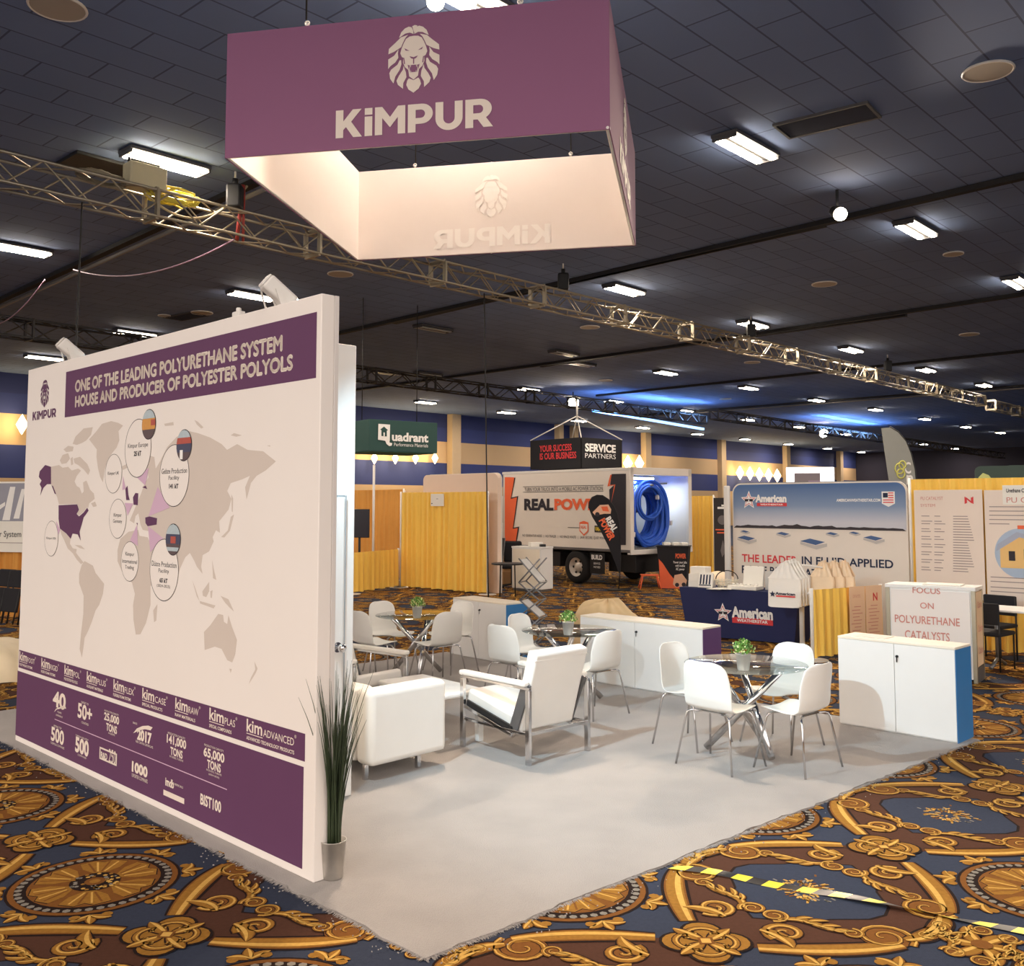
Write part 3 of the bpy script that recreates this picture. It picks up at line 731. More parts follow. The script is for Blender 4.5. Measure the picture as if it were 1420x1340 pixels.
# ---------------------------------------------------------------- graphic wall
Wa, Wb = G(21, 1029), G(434.7, 1229); WU = (Wb - Wa).normalized(); WL = (Wb-Wa).length; WH = 3.225
WF = Frame(Wa + V(0, 0, CT), WU); WF.ds = .3                 # n points to the camera side
gw = thing('graphic_wall', 'tall wide display wall printed with a grey world map and purple bands', 'display wall', Wa + V(0, 0, CT))
def wbox(a0, a1, d0, d1, z0, z1, bev=.004):
    m_ = MB(); cc = WF.p((a0+a1)/2, (z0+z1)/2, (d0+d1)/2); m_.box(cc, (a1-a0, abs(d1-d0), z1-z0), bev, math.atan2(WU.y, WU.x)); return m_
WH -= CT
wbox(0, WL, -.09, 0, 0, WH, .006).build('fabric_panel', panel_white, gw)
m_ = wbox(0, WL, -.12, -.0905, 0, WH, .003); m_.build('back_panel', mat('wall frame', (214, 208, 204), .5, var=.02), gw)
mat('creased', (222, 214, 206), .8)
def U(px, py): return WF.uv(px, py)
hd = [(90.8, 514.9), (90.8, 578.9), (437.7, 525.1), (440, 432.1)]
h0 = U(90.8, 547)[0]; h1 = U(439, 478)[0]; hb, ht = 2.75 - CT, 3.125 - CT
flat(WF, [rect(h0, hb, h1, ht)], 'header_band', purple, gw, .002)
def tb(px0, px1, v0, v1, py=700): return (U(px0, py)[0], v0, U(px1, py)[0], v1)
def tpx(x0, y0t, y0b, x1, y1t, y1b):             # box of lettering from its corners in the photo
    a0, vt0 = U(x0, y0t); _, vb0 = U(x0, y0b); a1, vt1 = U(x1, y1t); _, vb1 = U(x1, y1b)
    return (a0, (vb0+vb1)/2, a1, (vt0+vt1)/2)
text(WF, 'ONE OF THE LEADING POLYURETHANE SYSTEM', tpx(105, 528, 544, 391.5, 466, 486), cream_print, gw, bold=0, fat=.0055)
text(WF, 'HOUSE AND PRODUCER OF POLYESTER POLYOLS', tpx(105, 549, 563.5, 406, 494, 514), cream_print, gw, bold=0, fat=.0055)

LION = {
 'hair': [[(475, 175), (440, 160), (400, 165), (343, 198), (362, 150), (395, 118), (430, 105), (455, 112), (470, 140)]],
 'up': [[(246, 338), (250, 290), (310, 240), (360, 195), (425, 178), (400, 205), (383, 238), (362, 285), (300, 320)]],
 'mid': [[(245, 472), (245, 385), (300, 355), (338, 302), (333, 340), (338, 378), (310, 418), (265, 448)]],
 'low': [[(295, 607), (264, 562), (256, 510), (272, 480), (330, 440), (350, 402), (364, 402), (366, 440), (350, 490), (312, 545)]],
 'low2': [[(382, 662), (335, 622), (322, 585), (345, 540), (380, 490), (386, 456), (408, 515), (413, 560), (385, 610)]]}
tuft = [(462, 105), (485, 95), (510, 103), (492, 130), (480, 165), (470, 130)]
beard = [(478, 705), (432, 672), (412, 630), (420, 592), (435, 572), (478, 592), (521, 572), (536, 592), (546, 630), (524, 672)]
face = [(478, 192), (440, 195), (407, 213), (386, 250), (366, 298), (355, 340), (370, 375), (384, 382), (380, 425), (398, 468), (425, 492), (430, 500), (438, 555), (478, 587)]
face = face + [(956 - x, y) for x, y in face[-2:0:-1]]
inner = [[(393, 298), (440, 326), (404, 320)], [(563, 298), (516, 326), (552, 320)], [(440, 374), (478, 386), (516, 374), (502, 394), (478, 404), (454, 394)], [(473, 400), (483, 400), (483, 446), (473, 446)],
         [(441, 455), (515, 455), (510, 520), (446, 520)], [(424, 450), (440, 458), (436, 500), (428, 470)], [(532, 450), (516, 458), (520, 500), (528, 470)], [(384, 384), (392, 384), (400, 440), (390, 440)], [(572, 384), (564, 384), (556, 440), (566, 440)]]
teeth = [[(446, 457), (456, 457), (450, 482)], [(510, 457), (500, 457), (506, 482)], [(450, 519), (458, 519), (454, 502)], [(506, 519), (498, 519), (502, 502)]]
def lion(frame, cx, cy, hgt, m_light, m_dark, parent, d=.006, mirror=False, sx=1.0):
    s_ = hgt/612.0
    T = lambda pts: [(cx + (-1 if mirror else 1)*(x-478)*s_*sx, cy - (y-400)*s_) for x, y in pts]
    ps = [T(q[0]) for q in LION.values()] + [T([(956-x, y) for x, y in q[0]]) for q in LION.values()] + [T(tuft), T(beard), T(face)]
    flat(frame, ps, 'lion_emblem', m_light, parent, d)
    if m_dark: flat(frame, [T(q) for q in inner], 'emblem_lines', m_dark, parent, d + .002)
    if m_dark: flat(frame, [T(q) for q in teeth], 'emblem_fangs', m_light, parent, d + .004)
a0, b1 = U(56, 529.6); a1, b0 = U(68.5, 562); lion(WF, U(62.3, 546)[0], U(62.3, 546)[1], .24, purple, panel_white, gw, sx=1.0)
wordmark(WF, tpx(45.6, 571.5, 583.5, 78.3, 566, 578), purple, gw, .005)
# world map
def B_(pts): return [U(40 + x/3.941, 560 + y/3.941) for x, y in pts]
def C_(pts): return [U(140 + x/4.469, 560 + y/4.469) for x, y in pts]
def D_(pts): return [U(240 + x/3.19, 560 + y/3.19) for x, y in pts]
land = [B_(q) for q in [
 [(122, 345), (165, 335), (185, 350), (215, 345), (235, 365), (270, 355), (285, 365), (262, 395), (250, 425), (262, 450), (278, 460), (290, 492), (300, 480), (297, 430), (315, 420), (335, 470), (355, 490), (360, 520), (330, 545), (325, 568), (318, 566), (298, 592), (275, 612), (264, 600), (276, 580), (265, 548), (165, 550), (155, 510), (130, 460), (122, 440)],
 [(170, 310), (185, 280), (215, 270), (225, 300), (205, 325), (180, 330)], [(190, 250), (215, 230), (245, 235), (240, 260), (205, 265)], [(240, 220), (255, 180), (300, 135), (350, 128), (340, 170), (315, 200), (290, 215), (262, 225)],
 [(245, 300), (280, 290), (320, 330), (335, 365), (325, 390), (300, 360), (270, 335), (250, 325)], [(228, 300), (240, 290), (243, 330), (232, 338)], [(340, 545), (362, 535), (372, 560), (352, 565)],
 [(345, 215), (330, 195), (370, 150), (400, 110), (450, 95), (490, 105), (515, 120), (490, 150), (495, 200), (480, 240), (455, 270), (430, 310), (415, 360), (405, 430), (390, 400), (378, 350), (370, 290), (372, 250)],
 [(170, 682), (205, 712), (228, 737), (225, 765), (240, 790), (262, 795), (258, 815), (285, 850), (300, 868), (285, 877), (262, 852), (240, 817), (213, 792), (193, 745), (178, 715)], [(250, 772), (285, 775), (307, 796), (280, 790)],
 [(290, 880), (305, 860), (350, 885), (365, 925), (412, 985), (405, 1040), (385, 1100), (365, 1130), (345, 1190), (325, 1240), (305, 1280), (298, 1335), (290, 1388), (278, 1340), (285, 1260), (298, 1150), (300, 1050), (275, 980), (275, 930)],
 [(485, 800), (500, 740), (545, 700), (598, 690), (605, 722), (650, 730), (680, 800), (710, 870), (700, 930), (665, 1000), (665, 1100), (640, 1200), (610, 1260), (585, 1262), (572, 1180), (570, 1100), (580, 1040), (565, 980), (510, 920), (485, 860)],
 [(685, 1195), (680, 1130), (703, 1095), (697, 1185)], [(505, 345), (535, 330), (540, 350), (515, 362)], [(740, 110), (790, 100), (792, 118), (745, 122)]]]
eur = [(180, 722), (186, 708), (190, 698), (196, 684), (200, 672), (206, 662), (203, 645), (208, 632), (214, 634), (216, 650), (222, 640), (232, 620), (245, 606), (262, 598), (274.5, 600.8), (291.7, 607), (307.4, 616), (315, 624), (329, 616), (343.4, 624), (365, 626), (382.6, 640), (368.5, 652.5), (356, 660), (348, 670), (342, 693), (340, 676), (346.6, 660), (335.6, 665), (320, 670), (315, 681), (321, 692), (317, 707), (304, 723), (305, 739), (299.6, 735.5), (295, 745), (296.4, 751), (290, 765), (281, 770), (279, 786), (281, 796), (273, 786), (270, 779), (263.5, 767), (257, 773), (250, 788), (245, 806), (238, 800), (230, 775), (226, 770), (222, 792), (214, 772), (208, 745), (212, 738), (198, 735), (195, 728), (192, 712), (188, 716), (186, 726)]
land.append([U(*q) for q in eur])
land += [D_(q) for q in [[(95, 72), (110, 80), (135, 105), (125, 110), (105, 92)], [(255, 140), (270, 130), (305, 140), (280, 146)], [(415, 186), (430, 184), (430, 190)], [(85, 780), (100, 820), (118, 875), (105, 852)], [(118, 873), (188, 893), (180, 906), (120, 884)], [(130, 830), (160, 788), (160, 830), (147, 856), (132, 850)],
  [(165, 830), (175, 825), (172, 860), (166, 858)], [(210, 850), (245, 865), (270, 920), (250, 902), (230, 880)], [(173, 690), (180, 730), (192, 780), (177, 772)], [(213, 590), (243, 560), (256, 500), (270, 490), (252, 562), (227, 592)],
  [(137, 1010), (165, 980), (200, 930), (222, 935), (225, 965), (240, 975), (245, 935), (260, 985), (283, 1045), (275, 1110), (262, 1145), (240, 1135), (215, 1085), (185, 1075), (140, 1090)],
  [(249, 1172), (260, 1174), (255, 1192)], [(360, 1140), (374, 1172), (366, 1192), (335, 1242), (345, 1212), (364, 1176)], [(258, 400), (266, 420), (264, 480), (260, 476)]]]
flat(WF, land, 'world_map', map_grey, gw, .002)
pur = [B_(q) for q in [[(163, 555), (265, 550), (275, 580), (262, 602), (275, 616), (300, 595), (320, 568), (327, 585), (300, 622), (290, 660), (278, 700), (284, 748), (268, 715), (240, 710), (229, 738), (205, 710), (170, 682), (163, 630)],
  [(60, 370), (90, 335), (122, 345), (122, 440), (100, 440), (80, 460), (63, 502), (70, 460), (60, 440), (70, 420), (55, 400)], [(124, 445), (134, 452), (150, 495), (142, 492)], [(528, 465), (540, 448), (545, 500), (552, 527), (533, 527)], [(570, 512), (583, 488), (599, 490), (596, 555), (573, 552)],
  [(620, 457), (640, 448), (648, 467)], [(637, 622), (660, 616), (702, 626), (699, 661), (650, 670), (638, 652)], [(588, 652), (596, 652), (594, 664)]]]
flat(WF, pur, 'market_map', purple, gw, .004)
ptr = [B_([(590, 402), (657, 350), (637, 447)]), B_([(515, 395), (512, 472), (532, 466)]), B_([(525, 542), (572, 545), (540, 612)]), B_([(553, 748), (597, 778), (593, 660)]), B_([(705, 455), (772, 568), (655, 616)]), B_([(652, 668), (737, 737), (665, 812)]), B_([(150, 640), (172, 690), (160, 720)])]
flat(WF, ptr, 'callout_pointer', map_violet, gw, .006)
def bubble(px, py, rpx, lines, name='callout'):
    a, b = U(px, py); r = abs(U(px, py - rpx)[1] - b)
    flat(WF, [circ(a, b, r, 40)], name, panel_white, gw, .008)
    m_ = MB(); N = 40
    for k in range(N):
        t0, t1 = 2*PI*k/N, 2*PI*(k+1)/N
        m_.poly([WF.p(a + rr*math.cos(t), b + rr*math.sin(t), .0028) for rr, t in ((r, t0), (r, t1), (r*.978 if r > .1 else r*.96, t1), (r*.978 if r > .1 else r*.96, t0))])
    m_.build('callout_ring', ink, gw, fix=False)
    for s_, wd, dv, hh, bo in lines:
        text(WF, s_, (a - r*wd, b + r*dv - r*hh/2, a + r*wd, b + r*dv + r*hh/2), ink, gw, d=.011, bold=bo)
    return a, b, r
bubble(71.5, 747, 24.6, [('Kimpur USA', .70, 0, .17, 0)])
bubble(157.7, 657, 27.2, [('Kimpur UK', .66, 0, .22, 0)])
bubble(191.5, 621.7, 40.6, [('Kimpur Europe', .76, .08, .20, 0), ('25 kT', .28, -.18, .17, .04)])
bubble(163.6, 719.4, 27.5, [('Kimpur', .46, .16, .24, 0), ('Germany', .52, -.15, .24, 0)])
bubble(180.3, 778.7, 27.8, [('Kimpur', .5, .34, .24, 0), ('International', .84, .0, .2, 0), ('Trading', .5, -.32, .24, 0)])
bubble(241.8, 659.6, 43.2, [('Gebze Production', .86, .15, .17, 0), ('Facility', .36, -.09, .17, 0), ('141 kT', .32, -.34, .15, .04)])
bubble(227.7, 790.5, 43.2, [('Düzce Production', .86, .18, .17, 0), ('Facility', .36, -.05, .17, 0), ('65 kT', .28, -.34, .15, .04), ('(2024-2025)', .46, -.53, .12, -.005)])
def roundel(px, py, rpx, parts, label):
    a, b = U(px, py); r = abs(U(px, py-rpx)[1]-b)
    o = flat(WF, [circ(a, b, r*1.04, 36)], 'photo_roundel', ink, gw, .012); o['label'] = label
    ns = []
    for (x0, y0, x1, y1), c, nm in parts:      # clip the band to the disc
        pts = []
        for k in range(9):
            y = y0 + (y1-y0)*k/8; h = math.sqrt(max(0, 1-y*y)); pts.append((min(x1, h), y))
        for k in range(8, -1, -1):
            y = y0 + (y1-y0)*k/8; h = math.sqrt(max(0, 1-y*y)); pts.append((max(x0, -h), y))
        m_ = MB(); m_.poly([WF.p(a + r*x, b + r*y, .0042 + .0006*len(ns)) for x, y in pts]); ns.append(m_.build(nm, c, o, fix=False))
p1, p2, p3, p4, p5 = (mat(n, c, .7, var=.12, scale=40) for n, c in (('print sky', (176, 190, 196)), ('print ochre', (206, 148, 76)), ('print tarmac', (92, 76, 78)), ('print brick', (176, 84, 72)), ('print slate', (70, 72, 96))))
roundel(207, 588.6, 20.3, [((-1, -1, 1, -.35), p3, 'photo_road'), ((-1, -.35, 1, .4), p2, 'photo_building'), ((-1, .4, 1, 1), p1, 'photo_sky'), ((.35, -.1, 1, .3), p4, 'photo_roof')], 'round photo of an ochre building')
roundel(255.9, 617.7, 21.3, [((-1, -1, 1, -.45), p3, 'photo_road'), ((-1, -.45, 1, .1), p5, 'photo_building'), ((-1, .1, 1, .5), p4, 'photo_roof'), ((-1, .5, 1, 1), p1, 'photo_sky'), ((-.5, -.9, -.1, -.3), wht_print, 'photo_silo')], 'round photo of a plant with a reddish roof')
roundel(240.7, 748.4, 21.4, [((-1, -1, 1, -.3), p3, 'photo_road'), ((-1, -.3, 1, .35), p5, 'photo_building'), ((-1, .35, 1, 1), p1, 'photo_sky'), ((-.3, -.25, .4, .2), p4, 'photo_truck'), ((-.9, -.75, .9, -.5), p1, 'photo_kerb')], 'round photo of a yard with a red truck')
# purple bands at the foot
u0, u1 = .02, 4.395
flat(WF, [rect(u0, .635-CT, u1, .785-CT)], 'product_band', purple, gw, .002)
flat(WF, [rect(u0-.02, .06-CT, u1-.01, .605-CT)], 'statistics_band', purple, gw, .002)
vb = lambda t: .635 - CT + .15*t
for nm, sub, x0, x1, xm in [('FOOT', 'FOOTWEAR SYSTEMS', 27.7, 50, 38.5), ('RIGID', 'RIGID FOAM SYSTEMS', 58, 82, 70), ('POL', 'POLYESTER POLYOLS', 90, 112.6, 102.5), ('PLUS', 'AUXILIARY MATERIALS', 121, 149, 135), ('FLEX', 'FLEXIBLE FOAM SYSTEMS', 158, 188, 173), ('CASE', 'SPECIAL PRODUCTS', 198, 232.5, 215), ('RAW', 'RAW MATERIALS', 243.7, 278, 261.5), ('PLAS', 'SPECIAL COMPOUNDS', 291, 329, 311.5), ('ADVANCED', 'ADVANCED TECHNOLOGY PRODUCTS', 342.6, 411, 365)]:
    a, m2, z = (U(x, 900 + (x-30)*.29)[0] for x in (x0, xm, x1)); 
    text(WF, 'kim', (a, vb(.44), m2 - .006, vb(.93)), cream_print, gw, bold=.018)
    text(WF, nm, (m2 + .006, vb(.44), z - .02, vb(.72)), cream_print, gw, bold=.0)
    text(WF, '®', (z - .016, vb(.74), z + .004, vb(.86)), cream_print, gw, bold=.0)
    flat(WF, [rect(a, vb(.355), m2, vb(.385))], 'underline', cream_print, gw, .005)
    text(WF, sub, (a, vb(.13), z - (z-a)*(.18 if nm != 'ADVANCED' else .03), vb(.27)), cream_print, gw, bold=.02)
def st(x0, y0, x1, y1): a, b = U(x0, y0); c, d = U(x1, y1); return (a, min(b, d), c, max(b, d))
def stat(px, py_t, rows):
    """stack of lettering centred at the photo column px; rows: (text, half width px, top py, bottom py, bold)"""
    for s_, hw_, y0, y1, bo in rows:
        a0, _ = U(px-hw_, (y0+y1)/2); a1, _ = U(px+hw_, (y0+y1)/2); vt_ = U(px, y0)[1]; vb_ = U(px, y1)[1]
        text(WF, s_, (a0, vb_, a1, vt_), cream_print, gw, bold=bo)
stat(82.5, 0, [('40', 9, 960, 983, .035), ('YEARS', 3, 987, 989.5, .0), ('EXPERIENCE', 4.5, 992, 994.5, .0)])
flat(WF, [[(U(x, y)) for x, y in [(75, 988), (79, 984), (86, 982.5), (92, 983), (91, 980), (84, 980.5), (78, 983)]]], 'ribbon_swoosh', cream_print, gw, .005)
stat(118, 0, [('EXPORT TO', 5, 974, 977, 0), ('50+', 10, 977.5, 999, .03), ('COUNTRIES', 5, 1002, 1005, 0)])
stat(155, 0, [('PRODUCTION CAPACITY', 10, 987.5, 990, 0), ('25,000', 10.5, 991, 1004, .03), ('TONS', 7.5, 1005, 1016, .03), ('IN EUROPE', 4.5, 1017, 1019.5, 0)])
stat(200.5, 0, [('2017', 10, 1013.5, 1030, .05), ('R&D CENTER CERTIFICATE', 12, 1031, 1034, 0)]); stat(187.5, 0, [('SINCE', 3, 1002, 1004.5, 0)])
flat(WF, [[U(x, y) for x, y in [(185, 1017), (190, 1010.5), (198, 1007), (206, 1006.5), (212, 1009), (209, 1013), (201, 1011.5), (194, 1013)]]], 'arc_swoosh', cream_print, gw, .005)
stat(245, 0, [('PRODUCTION CAPACITY', 12, 1019, 1022, 0), ('141,000', 13.5, 1022.5, 1037, .03), ('TONS', 8.5, 1038.5, 1050, .03), ('IN GEBZE, TURKIYE', 9.5, 1051, 1054, 0)])
stat(297, 0, [('PRODUCTION CAPACITY', 13.5, 1036, 1039, 0), ('65,000', 14.5, 1040.5, 1056, .03), ('TONS', 9.5, 1056.5, 1069, .03), ('IN DUZCE, TURKIYE', 10.5, 1070, 1073, 0), ('(2024-2025)', 7.5, 1075, 1078, 0)])
a0, v0 = U(76, 998); a1, v1 = U(315, 1096); flat(WF, [[(a0, v0), (a1, v1), (a1, v1+.006), (a0, v0+.006)]], 'dividing_line', map_violet, gw, .005)
stat(80, 0, [('AMONG TOP', 5.5, 1007, 1010, 0), ('500', 9, 1010.5, 1031, .03), ('CHEMICAL COMPANIES', 9.5, 1032.5, 1035.5, 0)])
stat(114, 0, [('TURKISH INDUSTRY', 9, 1022, 1024.5, 0), ('500', 9.5, 1024.5, 1047, .04), ('COMPANIES', 6, 1048, 1050.5, 0)])
o0, o1, o2, o3 = st(138.5, 1035.5, 162, 1064.5)
b0_, b1_ = U(138.5, 1052.5)[1], U(138.5, 1035.5)[1]; k0, k1 = U(162, 1064.5)[1], U(162, 1042.5)[1]
for q in (rect(o0, b0_, o2, b0_+.012), rect(o0, b1_-.012, o2, b1_), rect(o0, b0_, o0+.016, b1_), rect(o2-.016, b0_, o2, b1_)): flat(WF, [q], 'award_frame', cream_print, gw, .005)
stat(144.5, 0, [('R&D', 4.5, 1044, 1053, .03)]); stat(156, 0, [('250', 5, 1040, 1059, .0)])
stat(194, 0, [('1000', 11, 1059.5, 1075, .05), ('EXPORTER COMPANIES', 11, 1077, 1082, 0)])
stat(235.5, 0, [('imdb', 6, 1080, 1092, .035)]); stat(247, 0, [('CHEMICALS', 7, 1088, 1091, 0)])
a0, v0 = U(227, 1095); a1, _ = U(256, 1100); flat(WF, [rect(a0, v0-.035, a1, v0)], 'award_bar', cream_print, gw, .005)
stat(292.5, 0, [('BIST100', 14.5, 1106, 1122, .03)])
# ---------------------------------------------------------------- white closet behind the wall
CL0 = G(490, 1107); CL0.z = CT
cl = thing('storage_closet', 'tall white closet with a door behind the end of the graphic wall', 'closet', CL0)
back0 = CL0 - ub*.78; left1 = CL0 - ua*2.6                    # right face runs back to the wall, box runs left
m_ = MB(); c = CL0 - ub*.37 - ua*1.3; m_.box((c.x, c.y, CT + 3.17/2), (2.6, .74, 3.17), .008, math.radians(BA)); m_.build('body', white_lam, cl)
CF = Frame(CL0, ub)                                             # face towards the camera-right side (normal +ua)
fr = Frame(CL0 - ub*.85, ub)
if fr.n.dot(ua) < 0: fr = Frame(CL0, -ub)
def on_face(a0, b0, a1, b1, d0, d1, name, m, parent, bev=.002):
    m_ = MB(); cc = CL0 - ub*((a0+a1)/2) + ua*((d0+d1)/2) + V(0, 0, (b0+b1)/2); m_.box(cc, (d1-d0, a1-a0, b1-b0), bev, math.radians(BA)); return m_.build(name, m, parent)
door = on_face(.095, .01, .73, 2.08, .0, .012, 'door', white_lam, cl)
seam = mat('joint line', (150, 156, 160), .7, var=0)
on_face(.086, .01, .095, 2.09, .0, .004, 'joint', seam, cl); on_face(.086, 2.08, .73, 2.092, 0, .005, 'joint', seam, cl)
m_ = MB(); hp_ = CL0 - ub*.155 + V(0, 0, 1.04)
m_.cyl(hp_ + ua*.012, hp_ + ua*.02, .035, .035, 20); m_.cyl(hp_ + ua*.02, hp_ + ua*.06, .012, .012, 12); m_.lathe([(0.001, .05), (.02, .052), (.031, .065), (.031, .08), (.02, .092), (.001, .094)], n=20, M=Matrix.Translation(hp_) @ rot_to(ua)); m_.build('door_handle', chrome, door)

# ---------------------------------------------------------------- arm spotlights on the wall top
def arm_spot(px, py, a_shift, label, energy, aim):
    t_ = U(px, py)[0]; base = WF.p(t_ + a_shift, WH, -.05)
    t = thing('arm_spotlight', label, 'spotlight', base)
    a = Vector(aim).normalized()
    head = base - a*.02 + V(0, 0, .07)
    R = rot_to(a)
    m_ = MB(); m_.box(head, (.10, .10, .21), .018, R); m_.box(head - a*.105, (.088, .088, .02), .01, R); m_.build('lamp_head', white_met, t)
    m_ = MB(); m_.box(head + a*.1065, (.082, .082, .006), .003, R); m_.build('lamp_glass', mat('spot glass', (220, 240, 255), .3, var=0, emit=8, ecol=(.8, .93, 1)), t)
    m_ = MB(); s_ = a.cross(V(0, 0, 1)).normalized()
    for q in (-1, 1): m_.bar(head + s_*.056*q - a*.03, base + s_*.056*q + V(0, 0, -.005), .012, .03)
    m_.bar(base - s_*.062, base + s_*.062, .03, .014); m_.build('bracket', white_met, t)
    pts = [head - a*.1 + s_*.03]; e = base + WU*(-.16) - V(0, 0, .0)
    for k in range(1, 13): q = k/12; pts.append((head - a*.1).lerp(e, q) + V(0, 0, .05*math.sin(PI*q)) - WU*.06*math.sin(PI*q))
    MB().tube(pts, .006, 6).build('cord', white_met, t)
    li = bpy.data.lights.new('spot_glow', 'SPOT'); li.energy = energy; li.color = COOL; li.spot_size = math.radians(108); li.spot_blend = 1.0; li.shadow_soft_size = .035
    o = bpy.data.objects.new('spot_glow', li); C.objects.link(o); o.parent = t; o.location = head + a*.13 - base; o.rotation_euler = (a + V(0, 0, .05)).to_track_quat('-Z', 'Y').to_euler()
    return t
arm_spot(380, 410, 0, 'white arm spotlight on the graphic wall top, near its right end', 380, (.68, .40, -.62))
arm_spot(92, 488, 0, 'white arm spotlight on the far left end of the graphic wall top', 30, (.62, .45, -.62))
m_ = MB(); q = WF.p(U(321, 437)[0], WH, -.05); m_.box(q + V(0, 0, .02), (.09, .05, .04), .01, math.radians(BA)); m_.box(q + V(0, 0, .05), (.03, .03, .03), .008); tag(m_.build('wall_clamp', white_met), 'small white clamp on the graphic wall top between the two spotlights', 'clamp')

# ---------------------------------------------------------------- grass plant in a steel pot
pp = V(*G(461, 1221)[:2], CT); gp = thing('grass_plant', 'tall dark artificial grass in a brushed steel pot beside the graphic wall end', 'plant', pp)
MB().lathe([(.0, .0), (.052, .0), (.056, .008), (.072, .2), (.075, .2), (.075, .203), (.069, .203), (.066, .17), (.0, .17)], pp, 36).build('pot', mat('brushed steel pot', (204, 200, 194), .36, .85, var=.08, scale=30), gp)
MB().lathe([(.0, .172), (.066, .172)], pp, 20).build('soil', soil, gp)
m_ = MB(); rd = random.Random(3)
for k in range(120):
    a = rd.uniform(0, 2*PI); r0 = rd.uniform(0, .045); h = rd.uniform(.55, 1.06); out = rd.uniform(.02, .17)*(1.1 if h > .7 else .7); a2 = a + rd.uniform(-.7, .7)
    b = pp + V(r0*math.cos(a), r0*math.sin(a), .16); tip = V(out*math.cos(a2), out*math.sin(a2), h)
    pts = []; rr = []
    for j in range(8):
        t = j/7; pts.append(b + V(tip.x*t**2.1, tip.y*t**2.1, h*t*(1 - .05*t))); rr.append(.0042*(1-t)**.7 + .0006)
    m_.tube(pts, .003, 4, radii=rr)
m_.build('foliage', grass_m, gp)

# ---------------------------------------------------------------- glass tables, shell chairs, pot plants
def table_proto():
    t = thing('glass_table', 'x', 'table')
    MB().lathe([(.0, .705), (.49, .705), (.5, .709), (.5, .713), (.49, .717), (.0, .717)], n=64).build('tabletop', glass, t)
    for k in range(3):
        a = 2*PI*k/3 + .35; b = a + PI + .45
        p, q = V(.30*math.cos(a), .30*math.sin(a), .685), V(.33*math.cos(b), .33*math.sin(b), .024)
        lg = MB().tube([p, q], .028, 14).build('leg', chrome, t)
        m_ = MB(); m_.cyl(p + V(0, 0, -.012), p + V(0, 0, .0195), .024, .03, 16); m_.build('pad', steel, lg)
    m_ = MB(); m_.lathe([(.0, .31), (.05, .33), (.055, .36), (.05, .39), (.0, .41)], n=20); m_.build('hub', chrome, t)
    return t
def shell_pt(u, v):
    """u 0 front of seat .. 1 top of back ; v -1..1"""
    prof = [(.222, .428), (.205, .442), (.17, .447), (.08, .440), (-.02, .430), (-.10, .432), (-.155, .462), (-.185, .53), (-.203, .61), (-.218, .69), (-.228, .74), (-.233, .775), (-.236, .80), (-.2375, .814), (-.238, .820)]
    wid = [.165, .205, .222, .230, .230, .226, .222, .224, .224, .217, .208, .194, .168, .13, .08]
    k = u*(len(prof)-1); i = min(int(k), len(prof)-2); f = k-i
    f2 = f
    y = prof[i][0]*(1-f2) + prof[i+1][0]*f2; z = prof[i][1]*(1-f2) + prof[i+1][1]*f2; w_ = wid[i]*(1-f2) + wid[i+1]*f2
    e = abs(v)**2.2
    seat = max(0, 1 - u/.4); back = max(0, min(1, (u-.35)/.22))
    return (v*w_, y + .055*e*back*(1-max(0, u-.75)*2.5), z + .022*e*seat + .012*e*(1-seat)*(1-back))
def chair_proto():
    t = thing('shell_chair', 'x', 'chair')
    o = MB().grid(lambda i, j: shell_pt(i, 2*j-1), 42, 12).build('seat_shell', white_plastic, t)
    md = o.modifiers.new('thick', 'SOLIDIFY'); md.thickness = .011; md.offset = 0
    md = o.modifiers.new('smooth', 'SUBSURF'); md.levels = 1; md.render_levels = 1
    for sx in (-1, 1):
        for y, yf in ((.13, .235), (-.13, -.215)):
            pts = [V(sx*.09, y*.8, .418), V(sx*.165, y, .418), V(sx*.19, y*1.1, .410), V(sx*.2, y*1.18, .385), V(sx*.262, yf, .0)]
            MB().tube(pts, .0085, 10).build('leg', chrome, t)
    m_ = MB()
    for sx in (-1, 1): m_.bar((sx*.09, -.12, .421), (sx*.09, .13, .421), .03, .008)
    m_.bar((-.1, .104, .421), (.1, .104, .421), .03, .008); m_.bar((-.1, -.104, .421), (.1, -.104, .421), .03, .008); m_.build('under_frame', chrome, t)
    return t
def pot_proto():
    t = thing('pot_plant', 'x', 'plant')
    MB().lathe([(.0, 0), (.042, 0), (.046, .004), (.058, .125), (.061, .125), (.061, .128), (.055, .128), (.052, .10), (.0, .10)], n=32).build('pot', steel, t)
    rd = random.Random(11)
    for nm, m, n, sz in (('leaves', leaf_a, 190, .030), ('blossoms', leaf_b, 95, .024)):
        m_ = MB()
        for k in range(n):
            a = rd.uniform(0, 2*PI); el = rd.uniform(-.25, 1.5); R_ = rd.uniform(.045, .088)*(1.06 if nm == 'blossoms' else 1)
            c = V(R_*math.cos(a)*math.cos(el)*1.0, R_*math.sin(a)*math.cos(el), .150 + R_*math.sin(el)*.95)
            nrm = (c - V(0, 0, .13)).normalized(); up = V(rd.uniform(-1, 1), rd.uniform(-1, 1), rd.uniform(.2, 1)); x = nrm.cross(up).normalized(); y = x.cross(nrm)
            d = (y + nrm*.6).normalized(); s_ = sz*rd.uniform(.7, 1.2); wv = x*s_*.33
            m_.poly([c, c + d*s_*.5 + wv, c + d*s_, c + d*s_*.5 - wv])
        m_.build(nm, m, t, fix=False)
    return t
tp, cp, pt_ = table_proto(), chair_proto(), pot_proto()
T3, T2, T1 = V(1.93, 8.10, CT), V(.60, 10.21, CT), V(-1.12, 11.61, CT)
